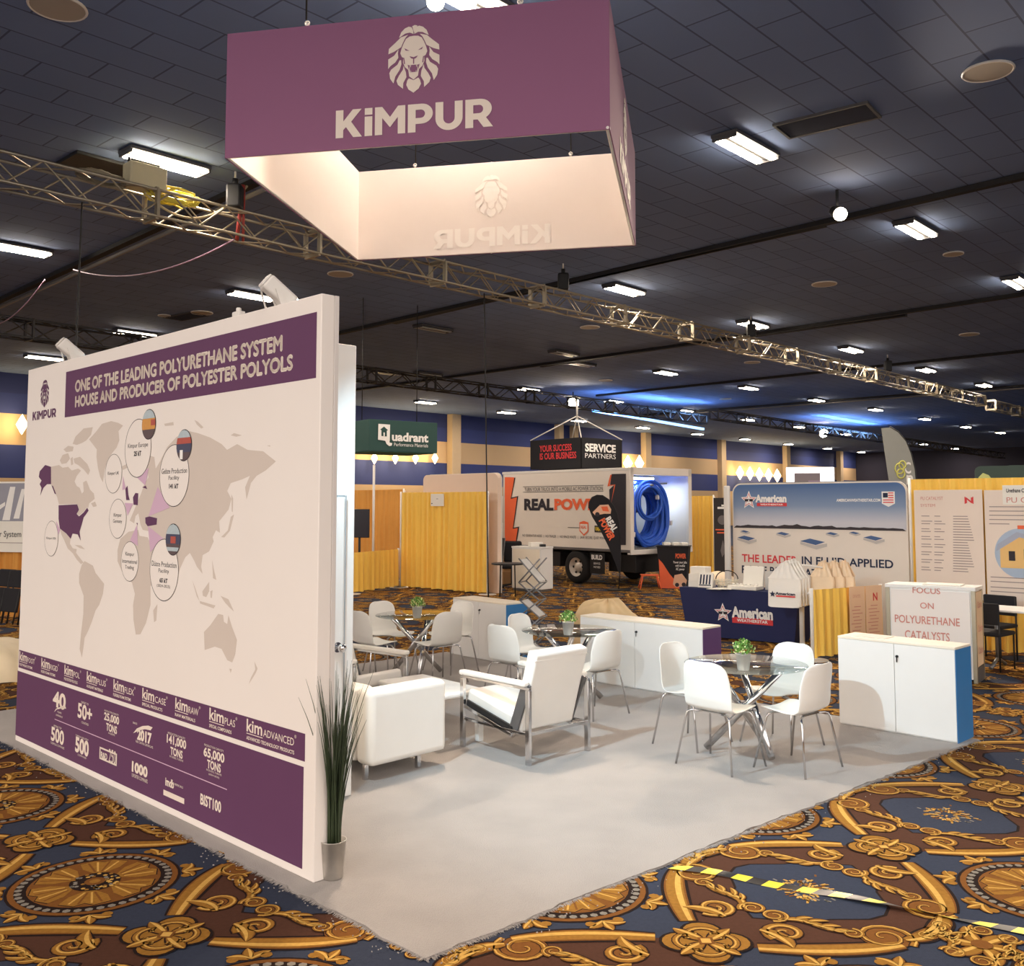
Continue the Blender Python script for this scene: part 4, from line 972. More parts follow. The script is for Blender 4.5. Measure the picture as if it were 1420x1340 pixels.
tabs = [(T3, 1.15, 'round glass table nearest the camera, in front of the purple-sided counter'), (T2, .2, 'round glass table behind the chrome armchair'), (T1, .9, 'round glass table farthest away, beside the white closet edge')]
for i, (p, rz, lb) in enumerate(tabs):
    r = tp if i == 0 else dup(tp, p, rz); r.location = p; r.rotation_euler = (0, 0, rz); r['label'] = lb; r['group'] = 'glass tables'
for i, (p, lb) in enumerate([(G(1031, 929.5, .731), 'small leafy plant in a steel pot on the nearest glass table'), (G(788, 880.5, .731), 'small leafy plant in a steel pot on the glass table behind the armchair'), (G(578.5, 857, .731), 'small leafy plant in a steel pot on the farthest glass table')]):
    p.z = CT + .7175; r = pt_ if i == 0 else dup(pt_, p, .7*i); r.location = p; r['label'] = lb; r['group'] = 'table plants'
chairs = [(1.62, 7.69, BB, 'white shell chair at the nearest table, front left, its back to the camera'), (2.22, 7.63, BA + 176, 'white shell chair at the nearest table, front right, back turned to the right'),
          (1.53, 8.40, BA, 'white shell chair behind the left edge of the nearest table, against the purple-sided counter'), (2.30, 8.38, BB + 176, 'white shell chair on the far right of the nearest table, facing the camera'),
          (.02, 9.95, BB + 4, 'white shell chair left of the middle table, back turned to the camera'), (.80, 9.52, BA + 178, 'white shell chair right of the middle table, casting a shadow on the long counter'), (.22, 10.62, BA + 8, 'white shell chair behind the left edge of the middle table'),
          (-1.60, 11.22, BB, 'white shell chair half hidden by the closet edge at the farthest table'), (-.84, 11.16, BA + 178, 'white shell chair at the farthest table, front right, back turned to the camera'),
          (-1.48, 11.97, BA + 4, 'white shell chair at the back left of the farthest table'), (-.74, 11.95, BB + 182, 'white shell chair behind the farthest table, against the left counter')]
for i, (x, y, a, lb) in enumerate(chairs):
    rz = math.radians(a - 90); r = cp if i == 0 else dup(cp, (x, y, CT), rz); r.location = (x, y, CT); r.rotation_euler = (0, 0, rz); r['label'] = lb; r['group'] = 'white shell chairs'

# ---------------------------------------------------------------- counters
def counter(p0, p1, dep, h, side_m, label, lock_at=.5):
    """p0,p1 front bottom corners (left, right as seen)"""
    p0 = V(p0[0], p0[1], CT); p1 = V(p1[0], p1[1], CT); d = (p1-p0).normalized(); L = (p1-p0).length; n = V(d.y, -d.x, 0)
    if n.y > 0: n = -n
    t = thing('counter_cabinet', label, 'cabinet', p0); ang = math.atan2(d.y, d.x)
    def bx(a0, a1, d0, d1, z0, z1, bev=.002):
        m_ = MB(); m_.box(p0 + d*((a0+a1)/2) - n*((d0+d1)/2) + V(0, 0, (z0+z1)/2), (a1-a0, abs(d1-d0), z1-z0), bev, ang); return m_
    bx(.004, L-.004, .012, dep-.004, 0, h-.02).build('body', white_lam, t)
    bx(0, L, 0, dep, h-.02, h, .003).build('worktop', mat('cream laminate', (236, 226, 208), .4, var=.02), t)
    bx(L-.0035, L+.002, .002, dep, 0, h-.021, .0005).build('side_panel', side_m, t)['label'] = 'coloured end panel'
    m1 = L*lock_at
    for a0, a1 in ((.004, m1-.0025), (m1+.0025, L-.005)):
        dr = bx(a0, a1, -.004, .0119, .012, h-.022, .002).build('door', white_lam, t)
    k = p0 + d*(m1+.03) + n*.004 + V(0, 0, h*.84); m_ = MB(); m_.cyl(k, k + n*.012, .012, .012, 14); m_.bar(k + n*.014, k + n*.014 - V(0, 0, .05), .006, .012); m_.cyl(k + n*.012, k + n*.03, .005, .005, 8); m_.build('lock', black, dr)
    return t
cR = counter((3.035, 9.12), (3.783, 8.36), .345, .805, blue_side, 'white two-door counter with a blue end standing at the right carpet corner')
mR = G(976, 973); mL = G(805, 944.5)
counter((mL.x, mL.y), (mR.x, mR.y), .345, .74, purple_side, 'long white counter with a purple end behind the middle table', .47)
lL, lR = V(-.80, 13.25, 0), V(-.075, 12.42, 0)
counter((lL.x, lL.y), (lR.x, lR.y), .36, .76, blue_side, 'white counter with a blue end at the back left of the carpet')
# two leaflets on the right counter
p = V(3.05, 9.1, 0) + (V(3.783, 8.36, 0)-V(3.035, 9.12, 0))*.22 + V(.13, .12, CT + .805 + .003); m_ = MB(); m_.box(p, (.3, .21, .005), .001, math.radians(BA)); tag(m_.build('leaflet', cream_print), 'cream leaflet lying on the right counter top', 'leaflet')

# zigzag literature rack
lr = V(.245, 11.45, CT); lt = thing('literature_rack', 'folding zigzag wire brochure rack between the left and long counters', 'brochure rack', lr)
dv = dirv(-20); nv_ = V(-dv.y, dv.x, 0)
zz = [(-.12, 0), (.13, .24), (-.12, .48), (.13, .70), (-.12, .90), (.13, 1.1), (-.13, 1.38)]
def zp(i, s_, flip=1): return lr + dv*(zz[i][0]*flip) + nv_*(s_*.13) + V(0, 0, zz[i][1] + .012)
for fl_ in (1, -1):
    m_ = MB()
    for i in range(len(zz)-1):
        for s_ in (-1, 1): m_.tube([zp(i, s_, fl_), zp(i+1, s_, fl_)], .009, 6)
        m_.tube([zp(i, -1, fl_), zp(i, 1, fl_)], .007, 6)
    m_.build('frame', grey_met, lt)
mesh_m = mat('clear acrylic', (214, 212, 208), .25, var=.02, alpha=.75)
for i in (1, 3, 5):
    m_ = MB(); a, b = zp(i-1, 0), zp(i, 0); a, b = zp(i, 0), zp(i+1, 0) if i < 6 else zp(i-1, 0)
    dd = (b-a).normalized(); m_.bar(a + dd*.02, b - dd*.02, .24, .006, up=nv_.cross(dd)); m_.build('tray', mesh_m, lt)
m_ = MB(); m_.box(lr + V(0, 0, .006), (.34, .3, .012), .004, math.radians(-20)); m_.build('base', grey_met, lt)

# ---------------------------------------------------------------- lounge furniture
def armchair_proto():
    t = thing('lounge_armchair', 'x', 'armchair')
    for sx in (-1, 1):
        x = sx*.335; fr_ = MB()
        fr_.bar((x, .40, 0), (x, .40, .575), .03, .045, up=(0, 1, 0), bev=.003); fr_.bar((x, -.40, 0), (x, -.40, .575), .03, .045, up=(0, 1, 0), bev=.003)
        fr_.bar((x, -.42, .585), (x, .42, .585), .03, .022, bev=.003)
        fr_.bar((x, -.40, .235), (x, .40, .235), .022, .022, bev=.003)
        fr_.bar((x, .385, .345), (x, -.21, .20), .022, .03, bev=.003)
        fr_.build('side_frame', chrome, t)
        MB().box((x, .02, .617), (.07, .80, .04), .014).build('armrest', white_leather, t)
        MB().bar((x*.93, -.20, .23), (x*.93, -.36, .62), .018, .09, up=(0, 1, 0)).build('back_channel', grey_met, t)
        MB().bar((x*.93, .37, .365), (x*.93, -.20, .235), .018, .05).build('seat_channel', black, t)
    MB().bar((-.33, .40, .345), (.33, .40, .345), .022, .03, up=(0, 0, 1)).build('front_rail', chrome, t)
    MB().bar((-.33, -.40, .235), (.33, -.40, .235), .022, .022).build('rear_rail', chrome, t)
    s_ = MB(); s_.bar((0, .40, .42), (0, -.19, .285), .585, .125, bev=.03); s_.build('seat', white_leather, t)
    b_ = MB(); b_.bar((0, -.215, .235), (0, -.405, .865), .60, .105, up=(0, 1, 0.3), bev=.022); b_.build('backrest', white_leather, t)
    p_ = MB()
    for z_ in (.80,): p_.tube([(-.30, -.435, z_), (.30, -.435, z_)], .006, 6)
    p_.build('piping', white_leather, t)
    return t
ac = armchair_proto()
def put(r, x, y, face_deg, lb, g):
    r.location = (x, y, CT); r.rotation_euler = (0, 0, math.radians(face_deg - 90)); r['label'] = lb; r['group'] = g
put(ac, .105, 8.20, 132.5, 'white armchair with chrome frame in the middle of the carpet, its back to the camera', 'chrome armchairs')
a2 = dup(ac, (0, 0, 0)); put(a2, -1.53, 9.30, -38, 'white chrome-armed lounge chair partly hidden by the closet edge, facing right', 'chrome armchairs')

sf0 = G(512, 1066, .12); sf = thing('sofa', 'white boxy leather sofa in front of the closet, seen from its rounded arm', 'sofa', V(sf0.x, sf0.y, CT)); so = ORG[sf]
def sbx(name, a0, a1, b0, b1, z0, z1, bev, seg=4):
    m_ = MB(); m_.box(so - ua*((a0+a1)/2) + ub*((b0+b1)/2) + V(0, 0, (z0+z1)/2), (a1-a0, b1-b0, z1-z0), bev, math.radians(BA), seg); return m_.build(name, white_leather, sf)
sbx('arm', 0, .2, 0, .74, .11, .655, .045); sbx('arm', 1.42, 1.62, 0, .74, .11, .655, .045)
sbx('backrest', .2, 1.42, 0, .2, .11, .655, .045); sbx('seat_cushion', .2, .808, .2, .73, .26, .42, .035); sbx('seat_cushion', .812, 1.42, .2, .73, .26, .42, .035); sbx('base', .2, 1.42, .2, .70, .11, .26, .015)
for a, b in ((.1, .52), (.1, .04), (1.5, .1), (1.5, .62)):
    m_ = MB(); m_.box(so - ua*a + ub*b + V(0, 0, .056), (.035, .035, .112), .003, math.radians(BA)); m_.build('leg', chrome, sf)

ctb = thing('coffee_table', 'low white coffee table between the sofa and the armchair', 'coffee table', V(-.72, 8.66, CT)); q = ORG[ctb]
def cbx(name, c, s_, bev=.004):
    m_ = MB(); m_.box(q + c, s_, bev, math.radians(-50)); return m_.build(name, white_lam, ctb)
du, dw = dirv(-50), dirv(40)
cbx('tabletop', V(0, 0, .42), (.94, .5, .05), .02)
for s1 in (-1, 1):
    for s2 in (-1, 1): cbx('leg', du*.43*s1 + dw*.21*s2 + V(0, 0, .1975), (.055, .055, .395))

# ---------------------------------------------------------------- hanging square sign
qs = [G(x, y, 4.9) for x, y in [(311.5, 219.5), (846, 179.4), (881.7, 341.2), (494, 362)]]
ZB, ZTOP = 4.9, 5.965
sgn = thing('hanging_sign', 'large square plum hanging sign with a pale lion emblem and lettering', 'hanging sign', V(*((qs[0]+qs[2])/2)[:2], ZB))
sgn_w = mat('sign lining', (238, 228, 222), .85, var=.015)
cen = (qs[0]+qs[1]+qs[2]+qs[3])/4
for i in range(4):
    a, b = qs[i].copy(), qs[(i+1) % 4].copy(); a.z = b.z = 0; d = (b-a).normalized(); L = (b-a).length
    n = V(d.y, -d.x, 0)
    if n.dot(a - V(cen.x, cen.y, 0)) < 0: n = -n
    ang = math.atan2(d.y, d.x); mid = (a+b)/2 + V(0, 0, (ZB+ZTOP)/2)
    m_ = MB(); m_.box(mid - n*.004, (L, .008, ZTOP-ZB), .003, ang); fp = m_.build('fabric_panel', purple_sign, sgn)
    m_ = MB(); m_.box(mid - n*.032, (L-.05, .006, ZTOP-ZB-.01), .002, ang); m_.build('lining', sgn_w, sgn)
    m_ = MB()
    for z_ in (ZB + .016, ZTOP - .016): m_.tube([a + V(0, 0, z_) - n*.019, b + V(0, 0, z_) - n*.019], .0125, 8)
    m_.tube([(a+b)/2 + V(0, 0, ZB) - n*.019, (a+b)/2 + V(0, 0, ZTOP) - n*.019], .011, 8)
    for k in (.22, .78):
        e = a.lerp(b, k) + V(0, 0, ZTOP) - n*.02; m_.tube([e + V(0, 0, .0), e + V(0, 0, .03)], .012, 6); m_.tube([e + V(0, 0, .03) + d*.02*math.cos(x) + V(0, 0, .018*math.sin(x)) for x in [2*PI*j/10 for j in range(10)]], .006, 5, closed=True)
    m_.build('frame', white_met, sgn)
    if d.cross(V(0, 0, 1)).dot(n) > 0: F2 = Frame(V(a.x, a.y, ZB), d)
    else: F2 = Frame(V(b.x, b.y, ZB), -d)
    W_ = L
    if i == 0:
        u0, v0 = F2.uv(466, 192); u1, v1 = F2.uv(684, 137.5); _, vb0 = F2.uv(575, 184); _, vt0 = F2.uv(575, 145)
        lc = F2.uv(574, 82)
        lion(F2, lc[0] + .0, lc[1], .56, cream_print, purple_sign, sgn, d=.006)
        wordmark(F2, (F2.uv(466, 172)[0], vb0 + .0, F2.uv(684, 158)[0], vt0), cream_print, sgn)
    else:
        lion(F2, W_/2, .68, .56, cream_print, purple_sign, sgn, d=.006)
        wordmark(F2, (W_*.29, .1, W_*.71, .33), cream_print, sgn)
    if i == 2:      # light through the reversed print, painted as a paler logo on the lining
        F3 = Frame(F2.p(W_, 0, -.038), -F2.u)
        ghost = mat('painted light-through logo', (246, 240, 234), .85, var=.01)
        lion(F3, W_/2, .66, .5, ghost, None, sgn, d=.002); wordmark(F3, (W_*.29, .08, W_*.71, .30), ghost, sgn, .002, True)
for i, (k, e) in enumerate(((0, .22), (0, .78), (2, .22), (2, .78))):
    a, b = qs[k], qs[(k+1) % 4]; p = a.lerp(b, e); p = V(p.x, p.y, ZTOP + .05); top = V(p.x, p.y, ZC)
    m_ = MB(); m_.tube([p, top], .008, 6); m_.build('cable', black, sgn)
# ---------------------------------------------------------------- neighbouring booths
def drape(p0, p1, z0, z1, name, label, m=yellow, folds=None, amp=.048, post=True, group=None, header=True):
    p0, p1 = Vector(p0), Vector(p1); p0.z = p1.z = 0; d = (p1-p0).normalized(); L = (p1-p0).length; n = V(d.y, -d.x, 0)
    if n.dot(p0) > 0: n = -n
    t = thing(name, label, 'curtain', p0); folds = folds or max(3, int(L*6)); rd = random.Random(int(L*1000) + len(label))
    ph = [rd.uniform(0, 6) for _ in range(4)]
    def fn(i, j):
        s = i*L; z = z0 + (z1-z0)*j; a = amp*(.35 + .65*(1-j)**.6) if header else amp
        o = a*(math.sin(2*PI*folds*i + ph[0] + .4*math.sin(7*i + ph[1])) + .45*math.sin(2*PI*folds*2.3*i + ph[2]) )
        return p0 + d*s + n*(o + .01) + V(0, 0, z + .01*math.sin(2*PI*folds*.5*i + ph[3])*(1-j))
    MB().grid(fn, max(24, folds*10), 8).build('cloth', m, t)
    MB().tube([p0 - n*.055 + V(0, 0, z1-.05), p1 - n*.055 + V(0, 0, z1-.05)], .019, 8).build('rail', white_met, t)
    if post:
        for q in (p0, p1):
            m_ = MB(); m_.cyl(q, q + V(0, 0, z1+.02), .024, .024, 12); m_.cyl(q, q + V(0, 0, .012), .2, .2, 16); m_.build('post', white_met, t)
    return t
A_ = dirv(-44.0); B_d = dirv(45.0)

# --- roofing booth: sky backdrop
k0 = V(3.733, 16.4, 0); k1 = V(5.835, 14.3, 0)
bd_ = thing('backdrop', 'wide stretched backdrop printed with blue sky over a white roof', 'backdrop', k0); du = (k1-k0).normalized(); BL = (k1-k0).length; BH = 2.38
BF = Frame(k0, du)
def rr(a0, b0, a1, b1, r, top_only=True, n=8):
    pts = [(a0, b0), (a1, b0)]
    pts += [(a1-r + r*math.cos(t), b1-r + r*math.sin(t)) for t in [PI/2*k/n for k in range(n+1)]]
    pts += [(a0+r + r*math.cos(t), b1-r + r*math.sin(t)) for t in [PI/2 + PI/2*k/n for k in range(n+1)]]
    return pts
roofw = mat('roof white print', (228, 218, 206), .75, var=.02)
m_ = MB(); m_.prism(rr(0, 0.02, BL, BH, .16), -.05, 0, BF.mtx()); m_.build('panel', roofw, bd_)
def sky_mat():
    m = bpy.data.materials.new('printed sky'); m.use_nodes = True; nt = m.node_tree; b = nt.nodes['Principled BSDF']; b.inputs['Roughness'].default_value = .75
    g = nt.nodes.new('ShaderNodeNewGeometry'); sx = nt.nodes.new('ShaderNodeSeparateXYZ'); nt.links.new(g.outputs['Position'], sx.inputs[0])
    mr = nt.nodes.new('ShaderNodeMapRange'); mr.inputs[1].default_value = 1.75; mr.inputs[2].default_value = 2.38; nt.links.new(sx.outputs['Z'], mr.inputs[0])
    cr = nt.nodes.new('ShaderNodeValToRGB'); e = cr.color_ramp.elements; e[0].color = (*lin((196, 196, 204)), 1); e[1].color = (*lin((66, 100, 150)), 1); x = e.new(.4); x.color = (*lin((128, 148, 178)), 1)
    nt.links.new(mr.outputs[0], cr.inputs[0]); nt.links.new(cr.outputs[0], b.inputs['Base Color']); return m
hz = BF.uv(1134, 732.5)[1]
flat(BF, [[(a, max(b, hz)) for a, b in rr(.02, hz, BL-.02, BH-.02, .15)]], 'sky_print', sky_mat(), bd_, .003)
tl = [(BL*i/40, hz + .012 + .03*random.random()*(1 if i < 26 else .55) + (.02 if 12 < i < 18 else 0)) for i in range(41)]
flat(BF, [[(0.02, hz-.02)] + tl[1:-1] + [(BL-.02, hz-.02)]], 'treeline_print', mat('treeline print', (58, 52, 56), .8), bd_, .006)
sk_m = mat('skylight print', (70, 96, 140), .6); sk_w = mat('skylight frame print', (190, 184, 178), .6)
for px, py, s_ in [(1035, 746, 1), (1086, 740, .7), (1127, 751, 1.25), (1154, 740, .6), (1211, 746, .9), (1185, 739, .5), (1033, 737, .5)]:
    a, b = BF.uv(px, py); q = .17*s_
    flat(BF, [[(a-q, b-.01*s_), (a+q*.2, b-.05*s_), (a+q*1.15, b-.02*s_), (a+q*1.15, b-.06*s_), (a+q*.3, b-.10*s_), (a-q, b-.04*s_)]], 'skylight_kerb_print', sk_w, bd_, .006)
    flat(BF, [[(a-q, b), (a-q*.2, b+.035*s_), (a+q, b-.005), (a+q*.25, b-.045*s_)]], 'skylight_print', sk_m, bd_, .008)
def tq(F_, x0, x1, yt0, yb0, yt1, yb1):           # lettering box on frame F_ from its photo corners
    a0 = F_.uv(x0, (yt0+yb0)/2)[0]; a1 = F_.uv(x1, (yt1+yb1)/2)[0]
    return (a0, (F_.uv(x0, yb0)[1] + F_.uv(x1, yb1)[1])/2, a1, (F_.uv(x0, yt0)[1] + F_.uv(x1, yt1)[1])/2)
def star_logo(F_, px, py, r, parent, tx):
    a, b = F_.uv(px, py)
    st_ = lambda rad, n=5: [(a + (rad if k % 2 == 0 else rad*.45)*math.sin(PI*k/n), b + (rad if k % 2 == 0 else rad*.45)*math.cos(PI*k/n)) for k in range(2*n)]
    flat(F_, [st_(r*1.0)], 'star_emblem', wht_print, parent, .010); flat(F_, [st_(r*.80)], 'star_emblem', mat('pink print', (216, 120, 128), .7), parent, .012); flat(F_, [st_(r*.62)], 'star_emblem', wht_print, parent, .014)
    flat(F_, [rect(a-r*.48, b-r*.12, a-r*.06, b+r*.14), rect(a+r*.06, b-r*.12, a+r*.48, b+r*.14), rect(a-r*.1, b+r*.06, a+r*.1, b+r*.13)], 'sunglasses_emblem', ink, parent, .016)
    text(F_, 'American', tx[0], wht_print, parent, d=.012, bold=.05)
    flat(F_, [rect(*tx[1])], 'name_ribbon', red, parent, .010)
    x0, y0, x1, y1 = tx[1]; text(F_, 'WEATHERSTAR', (x0 + (x1-x0)*.12, y0 + (y1-y0)*.25, x1 - (x1-x0)*.12, y1 - (y1-y0)*.25), wht_print, parent, d=.014, bold=.03)
star_logo(BF, 1039, 694, .16, bd_, (tq(BF, 1048, 1091, 686, 697, 686, 697), (*BF.uv(1050, 702.2), *BF.uv(1091.5, 697.6))))
text(BF, 'AMERICANWEATHERSTAR.COM', tq(BF, 1160, 1221, 692, 696, 691.5, 696), wht_print, bd_, bold=.03)
a, b = BF.uv(1232, 692); flat(BF, [[(a-.1, b+.11), (a+.1, b+.11), (a+.1, b-.07), (a, b-.12), (a-.1, b-.07)]], 'shield_emblem', wht_print, bd_, .006)
flat(BF, [rect(a-.08, b+.02, a-.005, b+.09)], 'shield_canton', navy_print, bd_, .008); flat(BF, [rect(a-.08 if k > 2 else a, b+.08-.035*k, a+.08, b+.09-.035*k+.005) for k in range(5)], 'shield_stripes', red, bd_, .0085)
text(BF, 'THE LEADER', tq(BF, 1029, 1106, 769.5, 780.5, 770.5, 781.5), red, bd_, bold=.02); text(BF, 'IN FLUID-APPLIED', tq(BF, 1112, 1239, 771, 782, 777.5, 789.5), navy_print, bd_, bold=.02)
text(BF, 'ROOF RESTORATION.', tq(BF, 1029, 1164, 784, 796, 791, 802), navy_print, bd_, bold=.02)
m_ = MB()
for s_ in (.25, BL-.25): m_.box(BF.p(s_, .012, -.02), (.08, .5, .024), .004, math.atan2(du.y, du.x))
m_.build('foot', grey_met, bd_)
edge_ = MB(); edge_.prism(rr(-.012, 0.02, BL+.012, BH+.012, .17), -.06, -.051, BF.mtx()); edge_.build('backing', grey_met, bd_)
# navy-clothed table
tb0 = V(2.60, 15.15, 0); td_ = dirv(-37); TBL = 1.9
tt = thing('clothed_table', 'table under a navy fitted cloth printed with a white star emblem', 'table', tb0); TF_ = Frame(tb0, td_)
nb = -TF_.n
m_ = MB(); dp = .72
top = [TF_.p(0, .75, 0), TF_.p(TBL, .75, 0), TF_.p(TBL, .75, -dp), TF_.p(0, .75, -dp)]
bot = [TF_.p(.10, .02, -.06), TF_.p(TBL-.10, .02, -.06), TF_.p(TBL-.10, .02, -dp+.06), TF_.p(.10, .02, -dp+.06)]
tv_ = [m_.bm.verts.new(p) for p in top]; bv_ = [m_.bm.verts.new(p) for p in bot]
m_.bm.faces.new(tv_)
for k in range(4): m_.bm.faces.new((bv_[k], bv_[(k+1) % 4], tv_[(k+1) % 4], tv_[k]))
m_.build('cloth', navy, tt)
m_ = MB()
for a_, c_ in ((.12, -.1), (TBL-.12, -.1), (.12, -dp+.1), (TBL-.12, -dp+.1)): m_.cyl(TF_.p(a_, 0, c_), TF_.p(a_, .7, c_), .018, .018, 8)
m_.build('leg', grey_met, tt)
FF_ = Frame(TF_.p(0, .75, .004), td_, (TF_.p(.5, .02, -.06) - TF_.p(.5, .75, 0)))
FF_ = Frame(TF_.p(0, .02, -.056), td_, (TF_.p(.5, .75, 0) - TF_.p(.5, .02, -.06)))
star_logo(FF_, 1003, 850, .15, tt, (tq(FF_, 1015, 1072, 841, 857, 844, 860), (*FF_.uv(1016, 863.5), *FF_.uv(1072, 859.5))))
# things on that table
def on_table(a, c, z=.755): return TF_.p(a, z, -c)
tang = math.atan2(td_.y, td_.x)
paper = mat('paper white', (236, 232, 222), .7, var=.03)
def box_thing(name, label, cat, p, s_, m, extra=None, rz=None, bev=.004):
    t = thing(name, label, cat, p); m_ = MB(); m_.box(V(*p) + V(0, 0, s_[2]/2), s_, bev, tang if rz is None else rz); m_.build('body', m, t); return t
p0 = on_table(.28, .22)
for k, (s_, lb) in enumerate([((.34, .26, .10), 'lowest white box of the stack on the left of the navy table'), ((.32, .24, .10), 'middle white box of the stack on the left of the navy table'), ((.26, .2, .11), 'top white box of the stack on the left of the navy table')]):
    t = box_thing('carton', lb, 'box', p0 + V(-.01*k, 0, sum((.101, .101, .111)[:k])), s_, paper)
    t['group'] = 'boxes on the navy table'
t = thing('catalogue_stand', 'catalogue with dark blue stripes standing at the front of the navy table', 'catalogue', on_table(.42, .06)); q = ORG[t]
m_ = MB(); Mx = Matrix.Rotation(-.25, 4, 'X'); R_ = Matrix.Rotation(tang, 4, 'Z') @ Mx
m_.box(q + V(0, 0, .115), (.24, .02, .23), .002, R_); m_.build('cover', paper, t)
F9 = Frame(q + V(0, 0, .115) + (R_ @ V(0, -.011, 0)) - (R_ @ V(.12, 0, .115)), R_ @ V(1, 0, 0), R_ @ V(0, 0, 1))
flat(F9, [rect(.03 + .05*k, .05, .055 + .05*k, .20) for k in range(4)] + [rect(.02, .03, .22, .045)], 'stripes', navy_print, t, .002)
t = thing('wire_basket', 'pale basket behind the striped catalogue on the navy table', 'basket', on_table(.66, .3)); q = ORG[t]
m_ = MB(); R_ = Matrix.Rotation(tang, 4, 'Z'); 
for k in range(4): m_.lathe([(.13 + .012*k, .03*k + .01), (.136 + .012*k, .03*k + .02)], q, 20)
for k in range(14): a = 2*PI*k/14; m_.tube([q + V(.13*math.cos(a), .13*math.sin(a), .0), q + V(.18*math.cos(a), .18*math.sin(a), .14)], .005, 5)
m_.build('bowl', mat('basket cream', (212, 204, 184), .6), t); m_ = MB(); m_.tube([q + V(.17*math.cos(x), 0, .13 + .13*math.sin(x)) for x in [PI*k/14 for k in range(15)]], .008, 6); m_.build('handle', black, t)
for k in range(3):
    p = on_table(.62 + .06*k, .03 + .02*(k % 2), .753 + .004*k); m_ = MB(); m_.box(p + V(0, 0, .002), (.22, .28, .004), 0, tang + .2*k); tag(m_.build('flyer', paper), 'white flyer lying at the front edge of the navy table, %s of three' % ('lowest', 'middle', 'topmost')[k], 'flyer', 'flyers on the navy table')
t = thing('sample_tray', 'cream sample block with rows of pegs on the navy table middle', 'sample', on_table(1.02, .16)); q = ORG[t]
m_ = MB(); m_.box(q + V(0, 0, .03), (.46, .28, .06), .01, tang); m_.build('base', paper, t); m_ = MB()
for i in range(7): m_.cyl(q + td_*(-.19 + .063*i) + V(0, 0, .055), q + td_*(-.19 + .063*i) + V(0, 0, .085), .022, .022, 10)
m_.build('peg', paper, t)
t = thing('roof_sample', 'tall white roofing sample board leaning on the sample block', 'sample', on_table(1.08, .34)); q = ORG[t]
m_ = MB(); R_ = Matrix.Rotation(tang, 4, 'Z') @ Matrix.Rotation(-.2, 4, 'X'); m_.box(q + V(0, 0, .17), (.32, .05, .34), .01, R_); m_.build('board', paper, t); m_ = MB(); m_.box(q + (R_ @ V(.02, -.03, .26)), (.24, .012, .02), 0, R_); m_.build('strip', navy_print, t)
m_ = MB(); q = on_table(1.38, .3); m_.box(q + V(0, 0, .14), (.2, .03, .28), .004, tang); tag(m_.build('brochure_holder', mat('clear acrylic', (214, 212, 208), .2)), 'clear brochure holder right of the white sample board', 'brochure holder')
# tote bags on a rack
bag_m = mat('tote cotton', (238, 234, 226), .85, var=.03, bump=.1, bscale=60); sheer = mat('sheer ivory', (236, 214, 184), .8, var=.05, bump=.15, bscale=30)
rk = V(3.80, 13.35, 0); rk = D(1113, 905, 13.5); rk.z = 0
stt = thing('bag_stand', 'white metal stand holding the printed tote bags', 'stand', rk)
m_ = MB(); m_.cyl(rk, rk + V(0, 0, 1.2), .035, .035, 16); m_.build('pole', white_met, stt); MB().cyl(rk, rk + V(0, 0, .015), .19, .19, 24).build('base', white_met, stt)
m_ = MB(); m_.tube([rk + V(0, 0, 1.17) - td_*.3, rk + V(0, 0, 1.2), rk + V(0, 0, 1.17) + td_*.3], .012, 6); m_.build('hook_bar', white_met, stt)
def tote(name, p, wd, hgt, lab, m, dep=.07, mark=False, hand=.24, rz=None):
    t = thing(name, lab, 'bag', p); a = tang if rz is None else rz; d = V(math.cos(a), math.sin(a), 0); n = V(d.y, -d.x, 0)
    def fn(i, j):
        u = i*2*PI; x = math.cos(u); y = math.sin(u); pw = .35
        X = wd/2*math.copysign(abs(x)**pw, x)*(1 - .06*j); Y = dep/2*math.copysign(abs(y)**.7, y)*(1.1 - .5*j) + .006*math.sin(9*i+5*j)
        return p + d*X + n*Y + V(0, 0, hgt*j + .012*math.sin(2*u+1)*(1-j))
    o = MB().grid(fn, 40, 8); o.build('body', m, t)
    for s_ in (-1, 1):
        m_ = MB(); c = p + n*(dep*.3*s_) + V(0, 0, hgt)
        for w_ in (0,):
            pts = [c + d*(wd*.30*math.cos(x)) + V(0, 0, hand*math.sin(x)**.8 - .02) for x in [PI*k/12 for k in range(13)]]
            pass
        def nk(i, j, s_=s_):
            x = (2*i-1)*wd*(.47 - .30*j**.8); return c + d*(x + .02*j) + n*(s_*.02*(1-j) + .012*math.sin(22*i + s_)*(.4+j)) + V(0, 0, hand*j*(1 - .25*(2*i-1)**2*j) + .01*math.sin(15*i)*j)
        m_.grid(nk, 24, 8); m_.build('neck', m, t)
    if mark:
        F_ = Frame(p - d*wd/2 + n*(dep*.56), d); a0 = wd*.28
        text(F_, 'American', (a0 - .01, hgt*.42, a0 + .27, hgt*.52), navy_print, t, d=.012, bold=.04); flat(F_, [rect(a0, hgt*.35, a0 + .27, hgt*.40)], 'name_ribbon', red, t, .012)
        st_ = [(a0 - .05 + (.045 if k % 2 == 0 else .02)*math.sin(PI*k/5), hgt*.44 + (.045 if k % 2 == 0 else .02)*math.cos(PI*k/5)) for k in range(10)]; flat(F_, [st_], 'star_emblem', navy_print, t, .012)
    return t
n_ = -V(-td_.y, td_.x, 0)
nf = TF_.n
for k in range(4):
    tote('tote_bag', rk + nf*(.30 - .075*k) + td_*(-.12 + .012*k) + V(0, 0, .64 + .006*k), .48, .38, ('front printed white tote bag of the bunch on the stand', 'second white tote bag behind the printed one on the stand', 'third white tote bag of the bunch on the stand', 'rearmost white tote bag of the bunch on the stand')[k], bag_m, mark=(k == 0))['group'] = 'tote bags on the stand'
